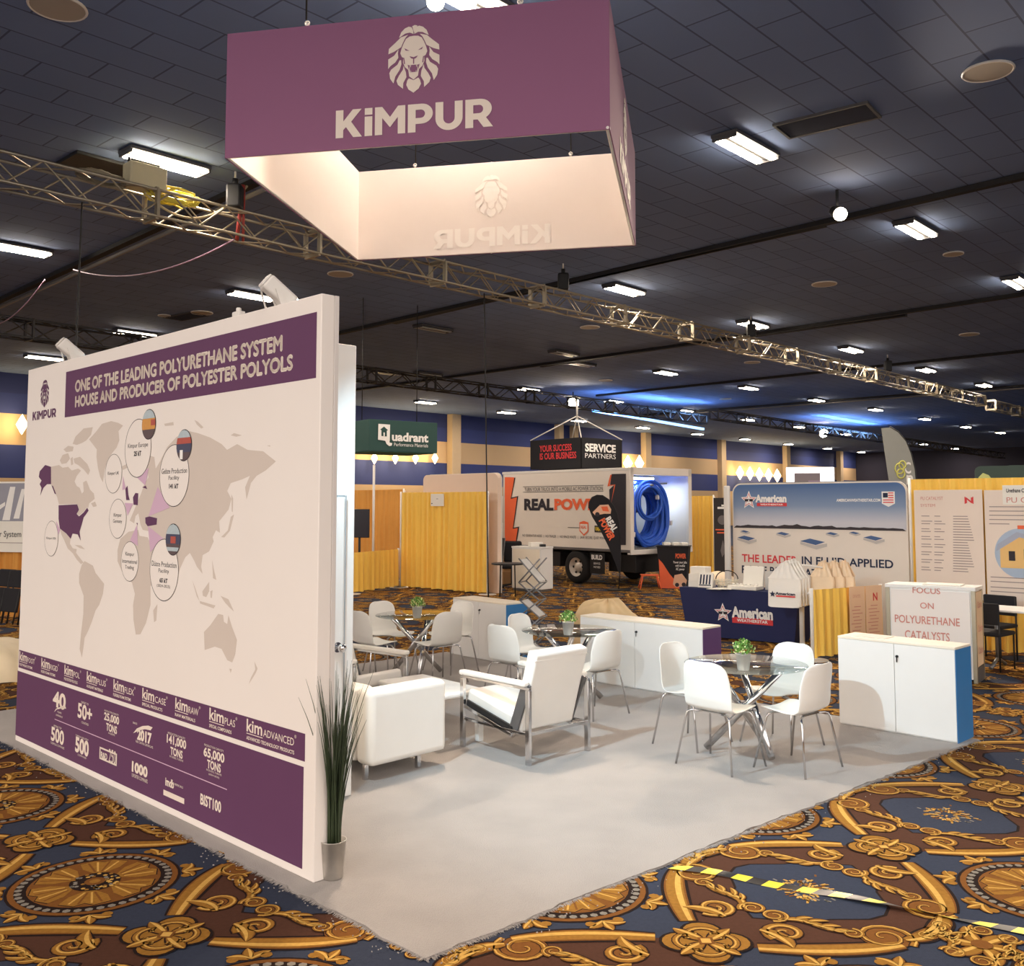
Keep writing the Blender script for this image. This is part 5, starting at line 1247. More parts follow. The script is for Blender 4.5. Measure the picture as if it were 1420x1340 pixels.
for k in range(3):
    tote('sheer_bag', rk + td_*(.26 + .1*k) - nf*(.12 + .12*k) + V(0, 0, .80), .34, .24, ('sheer ivory bag right of the printed tote bags', 'middle sheer ivory bag right of the tote bags', 'sheer ivory bag hanging farthest right by the backdrop text')[k], sheer, dep=.16, hand=.22)['group'] = 'sheer bags'
# cloth lump and blue crate behind the table, at the backdrop's left end
q = D(990, 800, 16.9); q.z = 0
def lump(name, label, cat, c, sx, sy, sz, m, seed, rz=0, peak=None):
    rd = random.Random(seed); ph = [rd.uniform(0, 6) for _ in range(8)]
    def fn(i, j):
        a = 2*PI*i; e = j*PI/2; r = math.cos(e)**.55; z = math.sin(e)
        w_ = 1 + .07*math.sin(3*a+ph[0]) + .05*math.sin(5*a+ph[1]+3*j) + .035*math.sin(9*a+ph[2]+5*j) + .02*math.sin(17*a+ph[5])
        x, y = sx*r*math.cos(a)*w_, sy*r*math.sin(a)*w_
        zz_ = sz*z*(1 + .10*math.sin(2.3*x/sx*2+ph[3]) + .06*math.sin(4*y/sy+ph[4])) + .03*sz*math.sin(11*a+ph[6])*math.cos(e)
        if peak: zz_ = sz*z*(1 + .05*math.sin(3.1*x/sx+ph[3]))*(1 - .28*max(0, x/sx)) + .022*math.sin(13*a + 4*j + ph[6])*math.cos(e)**.5 + .018*math.sin(7*a - 6*j + ph[4])
        if peak: zz_ += peak[2]*math.exp(-((x/sx-peak[0])**2 + (y/sy-peak[1])**2)/.06)
        X = x*math.cos(rz) - y*math.sin(rz); Y = x*math.sin(rz) + y*math.cos(rz)
        return V(c[0]+X, c[1]+Y, c[2] + max(.003, zz_))
    return tag(MB().grid(fn, 72, 18).build(name, m), label, cat)
t = box_thing('storage_crate', 'navy crate under the cream cloth left of the sky backdrop', 'crate', q, (.62, .5, .62), navy); 
lump('dust_sheet', 'cream cloth bundle heaped on the navy crate left of the sky backdrop', 'cloth', q + V(0, 0, .62), .4, .34, .22, sheer, 4, tang)
hp0 = D(843, 868, 13.6); hp0.z = 0
lump('covered_pallet', 'beige plastic-covered heap on the patterned floor behind the long white counter', 'covered heap', hp0, .56, .46, .70, beige_cover, 8, -.5, (.25, 0, .12))
lp0 = D(-14, 935, 11.6); lp0.z = 0
lump('covered_heap', 'low cream covered heap at the left edge behind the graphic wall', 'covered heap', lp0, .8, .6, .38, mat('cream cover', (236, 218, 184), .6, var=.08, bump=.2, bscale=10), 12, .3)

# --- catalyst booth on the right
f0 = V(4.49, 11.72, 0); f1 = V(5.29, 11.14, 0)
fcn = thing('showcase_counter', 'white showcase counter lettered in red about polyurethane catalysts', 'counter', f0); fd_ = (f1-f0).normalized(); FL = (f1-f0).length; SF = Frame(f0, fd_); fang = math.atan2(fd_.y, fd_.x)
def sx_(a0, a1, d0, d1, z0, z1, nm, m, bev=.003):
    m_ = MB(); m_.box(SF.p((a0+a1)/2, (z0+z1)/2, -(d0+d1)/2), (a1-a0, abs(d1-d0), z1-z0), bev, fang); return m_.build(nm, m, fcn)
SH = 1.085
sx_(.03, FL-.03, .012, .42, .04, SH-.04, 'body', white_lam); sx_(-.005, FL+.005, -.005, .43, SH-.04, SH, 'worktop', white_lam)
sx_(.06, FL-.06, .0, .0118, .10, SH-.06, 'front_print', panel_white)
for a0, a1 in ((0, .045), (FL-.045, FL)): sx_(a0, a1, -.004, .04, 0, SH-.04, 'post', alu)
sx_(FL-.028, FL-.002, .06, .38, .18, SH-.06, 'side_print', mat('side print cream', (226, 196, 160), .7)); sx_(FL-.03, FL, .04, .42, 0, .17, 'plinth', grey_met); sx_(FL-.04, FL+.002, .38, .43, 0, SH-.04, 'post', alu)
pink = mat('salmon print', (206, 138, 126), .7)
for s_, x0, x1, y0, y1 in [('FOCUS', 1265.5, 1304, 814, 824.5), ('ON', 1276, 1295, 835, 845.5), ('POLYURETHANE', 1241, 1331, 854, 867), ('CATALYSTS', 1255, 1317, 875, 889)]:
    text(SF, s_, tq(SF, x0, x1, y0, y1 - 2, y0 + 2, y1), pink, fcn, bold=.01)
SF2 = Frame(SF.p(FL + .001, 0, -.06), -SF.n); 
for k, z_ in enumerate((.82, .55, .3)): text(SF2, 'Catalysts', (.03, z_, .29, z_ + .1), pink, fcn, d=.006, bold=.0)
m_ = MB(); q = SF.p(FL*.62, SH + .002, -.2); m_.box(q + V(0, 0, .007), (.42, .24, .014), .002, fang); tag(m_.build('brochure_stack', paper), 'pale brochures lying on the catalyst showcase counter', 'brochure')
# yellow side rail in front of it with two hung prints
sr0 = D(1127, 912, 12.8); sr0.z = 0; sr1 = V(5.10, 13.5, 0)
drape(sr0, sr1, .04, .915, 'side_rail_drape', 'low yellow side drape between the navy table and the lettered showcase', folds=9, amp=.025)
RD = (sr1-sr0).normalized(); RF = Frame(sr0 + V(0, 0, 0) + V(RD.y, -RD.x, 0)*.075, RD)
skin_p = mat('peach paper', (232, 196, 160), .7, var=.02)
for i, (x0, x1, lb) in enumerate([(1178, 1199.5, 'left peach poster hung on the low yellow drape'), (1200.5, 1223, 'right peach poster with a red N mark on the low yellow drape')]):
    a0 = RF.uv(x0, 840)[0]; a1 = RF.uv(x1, 840)[0]; t = thing('hung_poster', lb, 'poster', RF.p(a0, .18)); m_ = MB(); m_.box(RF.p((a0+a1)/2, .55, .0), (a1-a0, .006, .76), .001, math.atan2(RD.y, RD.x)); m_.build('sheet', skin_p, t)
    if i: text(RF, 'N', tq(RF, 1210, 1216, 822, 833, 822, 833), red, t, d=.008, bold=.02)
    else: text(RF, 'CATALYSTS', (a0 + .06, .78, a1 - .1, .82), pink, t, d=.008, bold=0)
    m_ = MB()
    for k in range(9): m_.box(RF.p((a0+a1)/2 - .03*(k % 2), .30 + .045*k, .0045), ((a1-a0)*(.62 - .1*(k % 3)), .002, .01), 0, math.atan2(RD.y, RD.x))
    m_.build('text_lines', pink, t)
# tall yellow back drape with posters
yd0 = V(5.86, 14.25, 0); yd1 = yd0 + A_*3.2
drape(yd0, yd1, .03, 2.40, 'tall_drape', 'tall yellow back drape behind the two white posters on the right', folds=20)
PF = Frame(yd0 + V(0, 0, 0) + V(A_.y, -A_.x, 0)*.09, A_)
if PF.n.dot(PF.o) > 0: PF = Frame(PF.o, A_)
posm = mat('poster paper', (232, 216, 202), .7, var=.02); gtext = mat('grey print', (156, 140, 136), .7)
for i, (x0, x1, yt, yb, lb) in enumerate([(1269, 1364, 679.5, 830, 'tall white poster with a red N mark and a table of text'), (1366.5, 1462, 679.5, 842, 'white poster with a round picture of a yellow house at the right edge')]):
    a0, a1 = PF.uv(x0, 740)[0], PF.uv(x1, 740)[0]; b1, b0 = PF.uv((x0+x1)/2, yt)[1], PF.uv((x0+x1)/2, yb)[1]
    t = thing('poster', lb, 'poster', PF.p(a0, b0)); m_ = MB(); m_.box(PF.p((a0+a1)/2, (b0+b1)/2), (a1-a0, .012, b1-b0), .002, math.radians(-44)); m_.build('board', posm, t)
    if i == 0:
        text(PF, 'PU CATALYST', tq(PF, 1277, 1308, 689, 693.5, 689, 693.5), pink, t, d=.01, bold=0); text(PF, 'SYSTEM', tq(PF, 1277, 1297, 699, 703, 699, 703), pink, t, d=.01, bold=0)
        text(PF, 'N', tq(PF, 1339, 1349, 690, 698, 690, 698), red, t, d=.01, bold=.03); m_ = MB()
        for a_, b_ in ((PF.uv(1338.5, 694)[0], 0), (PF.uv(1349.5, 694)[0], 0)): m_.box(PF.p(a_, PF.uv(1344, 694)[1], .009), (.012, .004, .1), 0, math.radians(-44))
        m_.build('bracket_mark', red, t); m_ = MB()
        for k in range(22):
            y = 716 + k*3.6; w3 = [(1278, 1289 + (k*7) % 5), (1296, 1304 + (k*5) % 8), (1322, 1342 + (k*11) % 10)]
            for q0, q1 in (w3 if k % 3 != 1 else w3[2:]): 
                c0, c1 = PF.uv(q0, y)[0], PF.uv(q1, y)[0]; m_.box(PF.p((c0+c1)/2, PF.uv(1310, y)[1], .008), (c1-c0, .003, .011), 0, math.radians(-44))
        m_.build('text_lines', gtext, t)
    else:
        text(PF, 'PU CATALYSTS', tq(PF, 1392, 1450, 692, 700, 692, 700), pink, t, d=.01, bold=.0)
        m_ = MB()
        for k, (y, q0, q1) in enumerate([(703, 1372, 1450), (709, 1372, 1450), (715, 1372, 1450), (721, 1372, 1450), (727, 1372, 1400), (802, 1374, 1450), (808, 1374, 1450), (816, 1374, 1450), (822, 1374, 1430)]):
            c0, c1 = PF.uv(q0, y)[0], PF.uv(q1, y)[0]; m_.box(PF.p((c0+c1)/2, PF.uv(1410, y)[1], .008), (c1-c0, .003, .012), 0, math.radians(-44))
        m_.build('text_lines', gtext, t)
        c, b = PF.uv(1417, 768); r = .34
        flat(PF, [circ(c, b, r, 40)], 'picture_roundel', mat('print blue ring', (170, 186, 206), .7), t, .009)
        flat(PF, [[(c-.27, b-.2), (c+.27, b-.2), (c+.3, b+.1), (c+.05, b+.27), (c-.27, b+.08)]], 'picture_house', mat('print house', (232, 190, 122), .7), t, .012)
        flat(PF, [[(c-.32, b+.02), (c-.3, b+.12), (c-.05, b+.29), (c+.3, b+.2), (c+.3, b+.13), (c-.02, b+.22)]], 'picture_roof', mat('print roof', (166, 172, 190), .7), t, .014)
        flat(PF, [rect(c-.16, b-.10, c-.08, b+.03), rect(c+.03, b-.08, c+.15, b+.06)], 'picture_window', ink, t, .015)
        flat(PF, [rect(c-.04, b+.33, c+.35, b+.38)], 'picture_bar', orange, t, .010)
nt_ = thing('paper_sign', 'white paper notice clipped over the top of the right poster', 'sign', PF.p(PF.uv(1392, 690)[0], 2.0)); a0, a1 = PF.uv(1391, 688)[0], PF.uv(1445, 688)[0]; b0, b1 = PF.uv(1410, 700)[1], PF.uv(1410, 673)[1]
m_ = MB(); m_.box(PF.p((a0+a1)/2, (b0+b1)/2, .02), (a1-a0, .006, b1-b0), .001, math.radians(-44)); m_.build('sheet', paper, nt_)
text(PF, 'Urethane Chemicals', (a0 + .05, b1 - .10, a1 - .05, b1 - .045), ink, nt_, d=.026, bold=.02); text(PF, 'PU Cat', (a0 + .05, b0 + .025, a0 + .4, b0 + .10), pink, nt_, d=.026, bold=0)
# black table and chairs at the right edge
tq0 = G(1398, 934) + V(.22, .05, 0); bt = thing('meeting_table', 'white-topped folding table with grey legs at the right edge', 'table', tq0)
m_ = MB(); m_.box(tq0 + V(.12, .1, .735), (.95, .6, .03), .01, math.radians(-44)); m_.build('tabletop', white_lam, bt)
for s_ in (-1, 1):
    m_ = MB(); c = tq0 + V(.12, .1, 0) + A_*(.36*s_); m_.tube([c + B_d*.26 + V(0, 0, .02), c + V(0, 0, .12), c - B_d*.26 + V(0, 0, .02)], .022, 8); m_.cyl(c + V(0, 0, .1), c + V(0, 0, .72), .025, .025, 10); m_.build('leg', grey_met, bt)
def black_chair(p, face, label, name='side_chair', grp=None):
    t = thing(name, label, 'chair', p, 0, grp); f = dirv(face); s_ = V(-f.y, f.x, 0); p = Vector(p)
    R_ = math.atan2(f.y, f.x) - PI/2
    m_ = MB(); m_.box(p + V(0, 0, .45), (.46, .44, .05), .018, R_); m_.build('seat', black_fab, t)
    m_ = MB(); m_.box(p - f*.21 + V(0, 0, .70), (.44, .035, .26), .015, R_); m_.build('backrest', black_fab, t)
    for i in (-1, 1):
        for j in (-1, 1):
            m_ = MB(); b = p + s_*(.21*i) + f*(.2*j); m_.cyl(b, b + V(0, 0, .44 if j > 0 else .82), .011, .011, 8); m_.build('leg', black, t)
    return t
c0 = G(1381, 930); black_chair(c0 + V(-.02, .1, 0), 40, 'black chair left of the white-topped table, beside the lettered showcase', grp='black side chairs')
black_chair(tq0 + V(.10, .95, 0), 215, 'black chair behind the white-topped table at the right edge', grp='black side chairs')
# grey feather flag and green hanging sign behind
def feather(base, h, wd, m, label, curve=None, name='feather_flag'):
    t = thing(name, label, 'flag', base); return t
fb_ = D(1262, 790, 20.0); fb_.z = 0; fg = thing('feather_flag', 'grey feather flag with a pale script emblem rising behind the yellow drape', 'flag', fb_)
FG = Frame(V(fb_.x, fb_.y, 0), V(1, 0, 0)); P2 = lambda pts: [FG.uv(*q) for q in pts]
sil = P2([(1222, 594), (1234, 593), (1246, 600), (1256, 612), (1263, 630), (1268, 650), (1271, 680), (1272, 720), (1240, 720), (1236, 690), (1230, 650), (1226, 622)])
m_ = MB(); m_.prism(sil, -.006, .006, FG.mtx()); m_.build('cloth', mat('grey flag cloth', (150, 152, 146), .8), fg)
m_ = MB(); m_.tube([FG.p(a, b, -.012) for a, b in P2([(1234, 592), (1246, 599.5), (1256.5, 612), (1264, 630), (1269, 650), (1272, 680), (1273, 720)])] + [V(fb_.x + .16, fb_.y, .05)], .022, 8); m_.build('pole', black, fg)
MB().cyl(V(fb_.x + .16, fb_.y, 0), V(fb_.x + .16, fb_.y, .05), .3, .3, 20).build('base', black, fg)
text(FG, 'C', tq(FG, 1254, 1263, 641, 657, 641, 657), wht_print, fg, d=.01, bold=.02); text(FG, 'n', tq(FG, 1257, 1266, 659, 672, 659, 672), wht_print, fg, d=.01, bold=.02)
yel = mat('lime print', (206, 204, 110), .7)
for cx_, cy_, r_ in ((1247, 650, .09), (1251, 645, .07), (1249, 657, .08)):
    a, b = FG.uv(cx_, cy_); m_ = MB(); m_.tube([FG.p(a + r_*math.cos(x), b + r_*1.2*math.sin(x), .012) for x in [2*PI*k/16 for k in range(16)]], .016, 5, closed=True); m_.build('script_emblem', yel, fg)
gs0 = D(1352, 660, 24); GS = Frame(V(gs0.x, gs0.y, 0), dirv(-20)); gq = thing('green_header', 'dark green rounded header with a lime leaf shape at the upper right', 'sign', GS.p(0, 1.9))
m_ = MB(); a1 = 1.4; m_.prism([(a, b) for a, b in rr(0, .6, a1, GS.uv(1360, 646.5)[1], .14)], -.04, 0, GS.mtx()); m_.build('panel', mat('dark green panel', (58, 76, 70), .6), gq); m_ = MB(); m_.prism([(a, b) for a, b in rr(.66, .6, 2.6, GS.uv(1380, 645.5)[1], .14)], -.12, -.05, GS.mtx()); m_.build('rear_panel', mat('dark green panel', (58, 76, 70), .6), gq)
flat(GS, [[GS.uv(*q) for q in [(1355, 668), (1357, 662), (1363, 656), (1371, 659), (1375, 664), (1375, 668)]]], 'leaf_emblem', mat('lime leaf', (196, 204, 130), .6), gq, .006)
m_ = MB()
for a_ in (.1, 1.2, 2.4): m_.cyl(GS.p(a_, 0, -.08), GS.p(a_, .7, -.08), .03, .03, 8)
m_.build('post', grey_met, gq)
# bright far booth screen
sb = D(1091, 668, 44); SBF = Frame(V(sb.x, sb.y, 0), dirv(-8)); t = thing('lit_booth', 'bright white lit booth wall above the sky backdrop', 'booth', SBF.p(0, 0)); a1 = SBF.uv(1157, 650)[0]; zt = SBF.uv(1120, 648)[1]
m_ = MB(); m_.box(SBF.p(a1/2, zt/2, -.1), (a1, .2, zt), .03, math.radians(-8)); m_.build('wall', mat('lit wall', (240, 240, 244), .6, var=0, emit=.75), t)
flat(SBF, [rect(a1*.16, zt-.75, a1*.7, zt-.27)], 'picture', mat('grey picture', (150, 142, 150), .7), t, .02); flat(SBF, [rect(a1*.45, zt-.72, a1*.7, zt-.62)], 'picture_bar', mat('lilac bar', (196, 170, 206), .7), t, .03)
# yellow drape, black banner and white pole beside the truck
q0 = D(944, 803, 27.5); q0.z = 0; q1 = D(991, 803, 26.3); q1.z = 0; drape(q0, q1, .04, 2.25, 'aisle_drape', 'tall yellow drape right of the truck', folds=8)
q = D(991, 800, 22.6); q.z = 0; bn = thing('banner_stand', 'black roll-up banner with grey and orange marks left of the sky backdrop', 'banner', q); BNF = Frame(q, dirv(-20)); a1 = BNF.uv(1012, 730)[0]; zt = BNF.uv(1000, 690.5)[1]
m_ = MB(); m_.box(BNF.p(a1/2, zt/2 + .05, 0), (a1, .012, zt-.1), .002, math.radians(-20)); m_.build('sheet', mat('charcoal banner', (46, 42, 44), .7), bn); m_ = MB(); m_.box(BNF.p(a1/2, .05, 0), (a1+.04, .16, .1), .02, math.radians(-20)); m_.build('base', grey_met, bn)
flat(BNF, [rect(a1*.25, zt-.26, a1*.85, zt-.21), rect(a1*.5, zt-.2, a1*.9, zt-.16)], 'mark', wht_print, bn, .012); flat(BNF, [rect(a1*.1, 1.42, a1*.9, 1.45), rect(a1*.2, 1.35, a1*.8, 1.38)], 'mark', orange, bn, .012); flat(BNF, [circ(a1*.55, 1.66, .11, 14), [(a1*.5, .8), (a1*.75, .95), (a1*.55, 1.2), (a1*.4, .95)]], 'mark', mat('grey mark', (110, 104, 104), .7), bn, .012)
q = D(1010, 812, 16.15); q.z = 0; t = thing('white_upright', 'white upright panel edge at the left end of the sky backdrop', 'panel', q); m_ = MB(); m_.box(q + V(0, 0, 1.17), (.07, .10, 2.34), .02, math.radians(46)); m_.build('body', white_met, t)
# ---------------------------------------------------------------- box truck
TA = dirv(-49.0); rc = V(2.86, 23.5, 0)           # rear near corner on the ground
tk = thing('box_truck', 'white box truck printed with black and orange lettering, rear door open', 'truck', rc)
TBF = Frame(rc - TA*4.75, TA); TBL_ = 4.75; TB_W = 2.35; tang2 = math.radians(-49)
tn = -TBF.n; zb, zt = .90, 2.90
def tbx(a0, a1, d0, d1, z0, z1, nm, m, bev=.01, par=tk):
    m_ = MB(); m_.box(TBF.p((a0+a1)/2, (z0+z1)/2, -(d0+d1)/2), (a1-a0, abs(d1-d0), z1-z0), bev, tang2); return m_.build(nm, m, par)
body = mat('truck white', (226, 218, 208), .3, var=.02)
tbx(0, TBL_-.05, 0, .06, zb, zt, 'side_panel', body); tbx(0, TBL_-.05, TB_W-.06, TB_W, zb, zt, 'side_panel', body); tbx(0, TBL_-.02, 0, TB_W, zt-.06, zt, 'roof', body); tbx(0, TBL_, .02, TB_W-.02, zb-.02, zb+.06, 'load_floor', grey_met); tbx(0, .06, 0, TB_W, zb, zt, 'front_wall', body)
tbx(TBL_-2.2, TBL_-2.1, .06, TB_W-.06, zb, zt-.06, 'bulkhead', mat('pale blue lining', (214, 226, 238), .5))
for d0, d1 in ((-.005, .13), (TB_W-.13, TB_W+.005)): tbx(TBL_-.08, TBL_+.02, d0, d1, zb-.05, zt+.02, 'rear_post', body)
tbx(TBL_-.08, TBL_+.02, 0, TB_W, zt-.16, zt+.03, 'rear_header', body); tbx(TBL_-.1, TBL_+.03, 0, TB_W, zb-.10, zb+.02, 'rear_sill', white_met)
tbx(-.02, TBL_, -.012, .01, zb-.05, zb+.02, 'side_rail', grey_met); tbx(-.02, TBL_, -.01, .02, zt-.05, zt+.02, 'top_rail', white_met)
tbx(.0, TBL_-.6, .5, TB_W-.5, .55, .78, 'chassis', black); tbx(TBL_-1.0, TBL_-.1, .3, TB_W-.3, .35, .78, 'tail_lift', black); tbx(1.2, 2.2, .1, .6, .4, .78, 'fuel_tank', black)
tyre = mat('tyre', (26, 25, 26), .8)
def wheel(a, d):
    c = TBF.p(a, .42, -d); ax = TBF.n
    o = MB(); o.lathe([(.24, -.11), (.38, -.12), (.415, -.08), (.42, 0), (.415, .08), (.38, .12), (.24, .11)], n=36, M=Matrix.Translation(c) @ rot_to(ax)); w_ = o.build('wheel', tyre, tk)
    o = MB(); o.lathe([(.25, .10), (.235, .085), (.20, .02), (.12, .0), (.10, .06), (.0, .065)], n=30, M=Matrix.Translation(c) @ rot_to(ax)); o.build('rim', mat('wheel rim', (206, 196, 184), .4, .2), w_)
    o = MB()
    for k in range(6): x = 2*PI*k/6; e = Matrix.Translation(c) @ rot_to(ax) @ V(.16*math.cos(x), .16*math.sin(x), .012); o.cyl(e, e + ax*.02, .03, .03, 10)
    o.build('hand_hole', black, w_)
wa = TBF.uv(798, 785)[0]
wheel(wa, .12); wheel(wa, TB_W-.12); wheel(-.9, .12); wheel(-.9, TB_W-.12)
MB().box(TBF.p(wa + .78, .55, .0), (.5, .02, .52), .005, tang2).build('mud_flap', black, tk)
MF = Frame(TBF.p(wa + .56, .3, .012), TA)
for k, (s_, z_, h_) in enumerate((('INSUL', .34, .12), ('SERVICE', .22, .05), ('PARTNERS', .13, .05), ('800-555-0100', .03, .06))): 
    if k == 0: text(MF, 'BUILD', (.03, z_, .40, z_+h_), wht_print, tk, d=.004)
    elif k < 3: text(MF, s_, (.1, z_, .33, z_+h_), wht_print, tk, d=.004, bold=0)
tbx(-2.1, -.25, .25, TB_W-.25, .62, 1.5, 'cab', body, .12); tbx(-1.5, -.25, .3, TB_W-.3, 1.45, 2.25, 'cab_roof', body, .15); tbx(-1.52, -1.46, .42, TB_W-.42, 1.55, 2.1, 'windscreen', mat('dark window', (40, 44, 52), .1), .02); tbx(-1.3, -.5, .285, .30, 1.55, 2.05, 'side_window', mat('dark window', (40, 44, 52), .1), .01)
tbx(-.25, 0, .6, TB_W-.6, .55, .8, 'cab_mount', black)
# prints on the side
def TP(pts): return [TBF.uv(680 + x/5.0714, 620 + y/5.0714) for x, y in pts]
flat(TBF, [TP([(108, 214), (178, 216), (150, 356), (198, 345), (166, 568), (205, 560), (188, 664), (108, 662)])], 'black_bolt', ink, tk, .012)
flat(TBF, [TP([(104, 212), (172, 214), (146, 366), (190, 354), (160, 576), (196, 570), (182, 662), (104, 660)])], 'orange_bolt', orange, tk, .015)
flat(TBF, [TP([(855, 190), (955, 188), (955, 690), (850, 690), (845, 560), (838, 300), (872, 268), (845, 272)])], 'black_panel', ink, tk, .012)
flat(TBF, [TP([(846, 196), (856, 196), (842, 268), (882, 264), (852, 400), (874, 268), (826, 278)])], 'orange_bolt', orange, tk, .016)
def T_(s_, x0, x1, y0, y1, m, bold=.03, dy=-4, **k): 
    a0, b1 = TBF.uv(680 + x0/5.0714, 620 + y0/5.0714); _, b0 = TBF.uv(680 + x0/5.0714, 620 + y1/5.0714); a1, c1 = TBF.uv(680 + x1/5.0714, 620 + (y0+dy)/5.0714)
    text(TBF, s_, (a0, b0, a1, b1), m, tk, d=.012, bold=bold, **k)
T_('TURN YOUR TRUCK INTO A MOBILE AC POWER STATION', 242, 792, 287, 312, ink, .0); T_('REAL', 240, 445, 364, 446, ink, .05); T_('POWER', 452, 812, 364, 444, orange, .05)
T_('NO GENERATOR NOISE   |   NO TRAILER   |   NO SPACE WASTE   |   SAVE SECURE, QUIET POWER', 228, 825, 612, 634, ink, 0)
m_ = MB()
for y in (280, 318): a0, b = TBF.uv(680 + 232/5.0714, 620 + y/5.0714); a1, _ = TBF.uv(680 + 795/5.0714, 620 + y/5.0714); m_.box(TBF.p((a0+a1)/2, b, .006), (a1-a0, .008, .012), 0, tang2)
a0, b = TBF.uv(680 + 546/5.0714, 620 + 566/5.0714); a1, _ = TBF.uv(680 + 632/5.0714, 620 + 566/5.0714); m_.box(TBF.p((a0+a1)/2, b, .006), (a1-a0, .008, .012), 0, tang2); m_.build('rule_line', ink, tk)
a, b = TBF.uv(680 + 660/5.0714, 620 + 570/5.0714); flat(TBF, [[(a-.16, b+.14), (a, b+.18), (a+.16, b+.14), (a+.16, b-.08), (a, b-.2), (a-.16, b-.08)]], 'shield_mark', orange, tk, .012); flat(TBF, [[(a-.13, b+.1), (a+.13, b+.1), (a+.13, b-.06), (a, b-.16), (a-.13, b-.06)]], 'shield_mark', body, tk, .015); text(TBF, 'REAL', (a-.1, b-.02, a+.1, b+.06), orange, tk, d=.018)
a0, b = TBF.uv(680 + 735/5.0714, 620 + 578/5.0714); flat(TBF, [rect(a0, b-.08, a0+.3, b+.09)], 'black_badge', ink, tk, .012); text(TBF, 'VMAC', (a0+.02, b-.05, a0+.28, b+.06), mat('yellow print', (226, 196, 60), .6), tk, d=.016)
# inside of the load bay
RFm = Frame(rc, V(math.cos(math.radians(41)), math.sin(math.radians(41)), 0))
hose_m = mat('blue hose', (44, 92, 196), .4, var=.08)
hz_ = thing('hose_coil', 'big coil of blue hose hanging in the open back of the truck', 'hose', RFm.p(1.0, 1.0, -.3)); m_ = MB(); rd = random.Random(5)
for k in range(26):
    cx_, cz_ = 1.02 + rd.uniform(-.05, .05), 1.80 + rd.uniform(-.06, .06); ra, rb = rd.uniform(.52, .78), rd.uniform(.60, .82); dd = -.22 - .024*k; ph = rd.uniform(0, 6)
    pts = [RFm.p(cx_ + ra*math.cos(x)*(1 + .05*math.sin(3*x+ph)), cz_ + rb*math.sin(x) - .04*math.cos(2*x+ph) - (.08 if math.sin(x) < 0 else 0)*abs(math.cos(x)), dd + .04*math.sin(x+ph)) for x in [2*PI*i/40 for i in range(40)]]
    m_.tube(pts, .041, 8, closed=True)
for k in range(5):
    cx_, cz_ = .92 + rd.uniform(-.03, .03), 2.08 + rd.uniform(-.03, .03); r_ = rd.uniform(.38, .46); pts = [RFm.p(cx_ + r_*math.cos(x), cz_ + r_*.95*math.sin(x), -.14 - .03*k) for x in [2*PI*i/32 for i in range(32)]]; m_.tube(pts, .032, 8, closed=True)
for z_ in (2.55,): m_.tube([RFm.p(.25 + .05*i, z_ - .02*i*(1 - i/8), -.3) for i in range(9)], .025, 6)
m_.build('hose', hose_m, hz_)
m_ = MB()
for a_, z_ in ((.23, 1.9), (.34, 1.28), (1.75, 1.55), (1.25, 2.2)): m_.box(RFm.p(a_, z_, -.2), (.05, .1, .12), .01, math.radians(41))
m_.build('coupling', white_met, hz_)
hk = MB(); hk.cyl(RFm.p(.92, 2.50, -.05), RFm.p(.92, 2.50, -2.0), .03, .03, 8); hk.cyl(RFm.p(1.5, 2.55, -.1), RFm.p(1.5, 2.55, -2.0), .02, .02, 8); hk.build('hose_hanger', grey_met, tk)
m_ = MB(); m_.box(RFm.p(.62, 2.66, -.12), (.75, .08, .05), .01, math.radians(41)); bl_ = m_.build('bay_light', mat('bay tube', (220, 240, 255), .4, var=0, emit=5, ecol=(.8, .92, 1)), tk)
li = bpy.data.lights.new('bay_glow', 'AREA'); li.shape = 'RECTANGLE'; li.size = 1.4; li.size_y = .3; li.energy = 38; li.color = (.75, .9, 1); o = bpy.data.objects.new('bay_glow', li); C.objects.link(o); o.parent = tk; o.location = RFm.p(1.1, 2.6, -.6) - rc; o.rotation_euler = (0, 0, math.radians(41))
m_ = MB(); m_.box(RFm.p(.95, 2.02, -.9), (.6, .35, .42), .03, math.radians(41)); m_.build('compressor', black, tk)
# teardrop flag in front of the truck
q = D(858, 812, 23.0); q.z = 0; tf = thing('teardrop_flag', 'black teardrop flag with white and orange lettering in front of the truck', 'flag', q); TFF = Frame(q - V(3, 0, 0), V(1, 0, 0))
def TQ(pts): return [TFF.uv(680 + x/5.0714, 620 + y/5.0714) for x, y in pts]
m_ = MB(); m_.prism(TQ([(692, 430), (696, 390), (715, 358), (750, 342), (790, 345), (830, 372), (865, 415), (888, 470), (902, 540), (910, 640), (912, 760), (910, 880), (904, 890), (880, 820), (830, 700), (770, 580), (715, 490)]), -.006, .006, TFF.mtx()); m_.build('cloth', black_fab, tf)
m_ = MB(); m_.tube([TFF.p(*p_, -.01) for p_ in TQ([(692, 430), (696, 388), (715, 355), (750, 339), (790, 342), (832, 370), (868, 414), (891, 470), (906, 540), (914, 640), (916, 760), (912, 890)])] + [V(q.x, q.y, .03)], .014, 6); m_.build('pole', black, tf); MB().cyl(q, q + V(0, 0, .03), .28, .28, 20).build('base', black, tf)
def ftext(s_, P0, P1, hgt, m):                    # slanted lettering along the flag
    a, b = TQ([P0])[0], TQ([P1])[0]; u = V(b[0]-a[0], b[1]-a[1], 0); L = u.length; u.normalize()
    F_ = Frame(TFF.p(*a, 0), TFF.u*u.x + TFF.v*u.y, TFF.u*(-u.y) + TFF.v*u.x); text(F_, s_, (0, 0, L, hgt), m, tf, d=.012, bold=.05)
ftext('REAL', (800, 510), (858, 606), .17, wht_print); ftext('POWER', (760, 520), (838, 662), .17, orange)
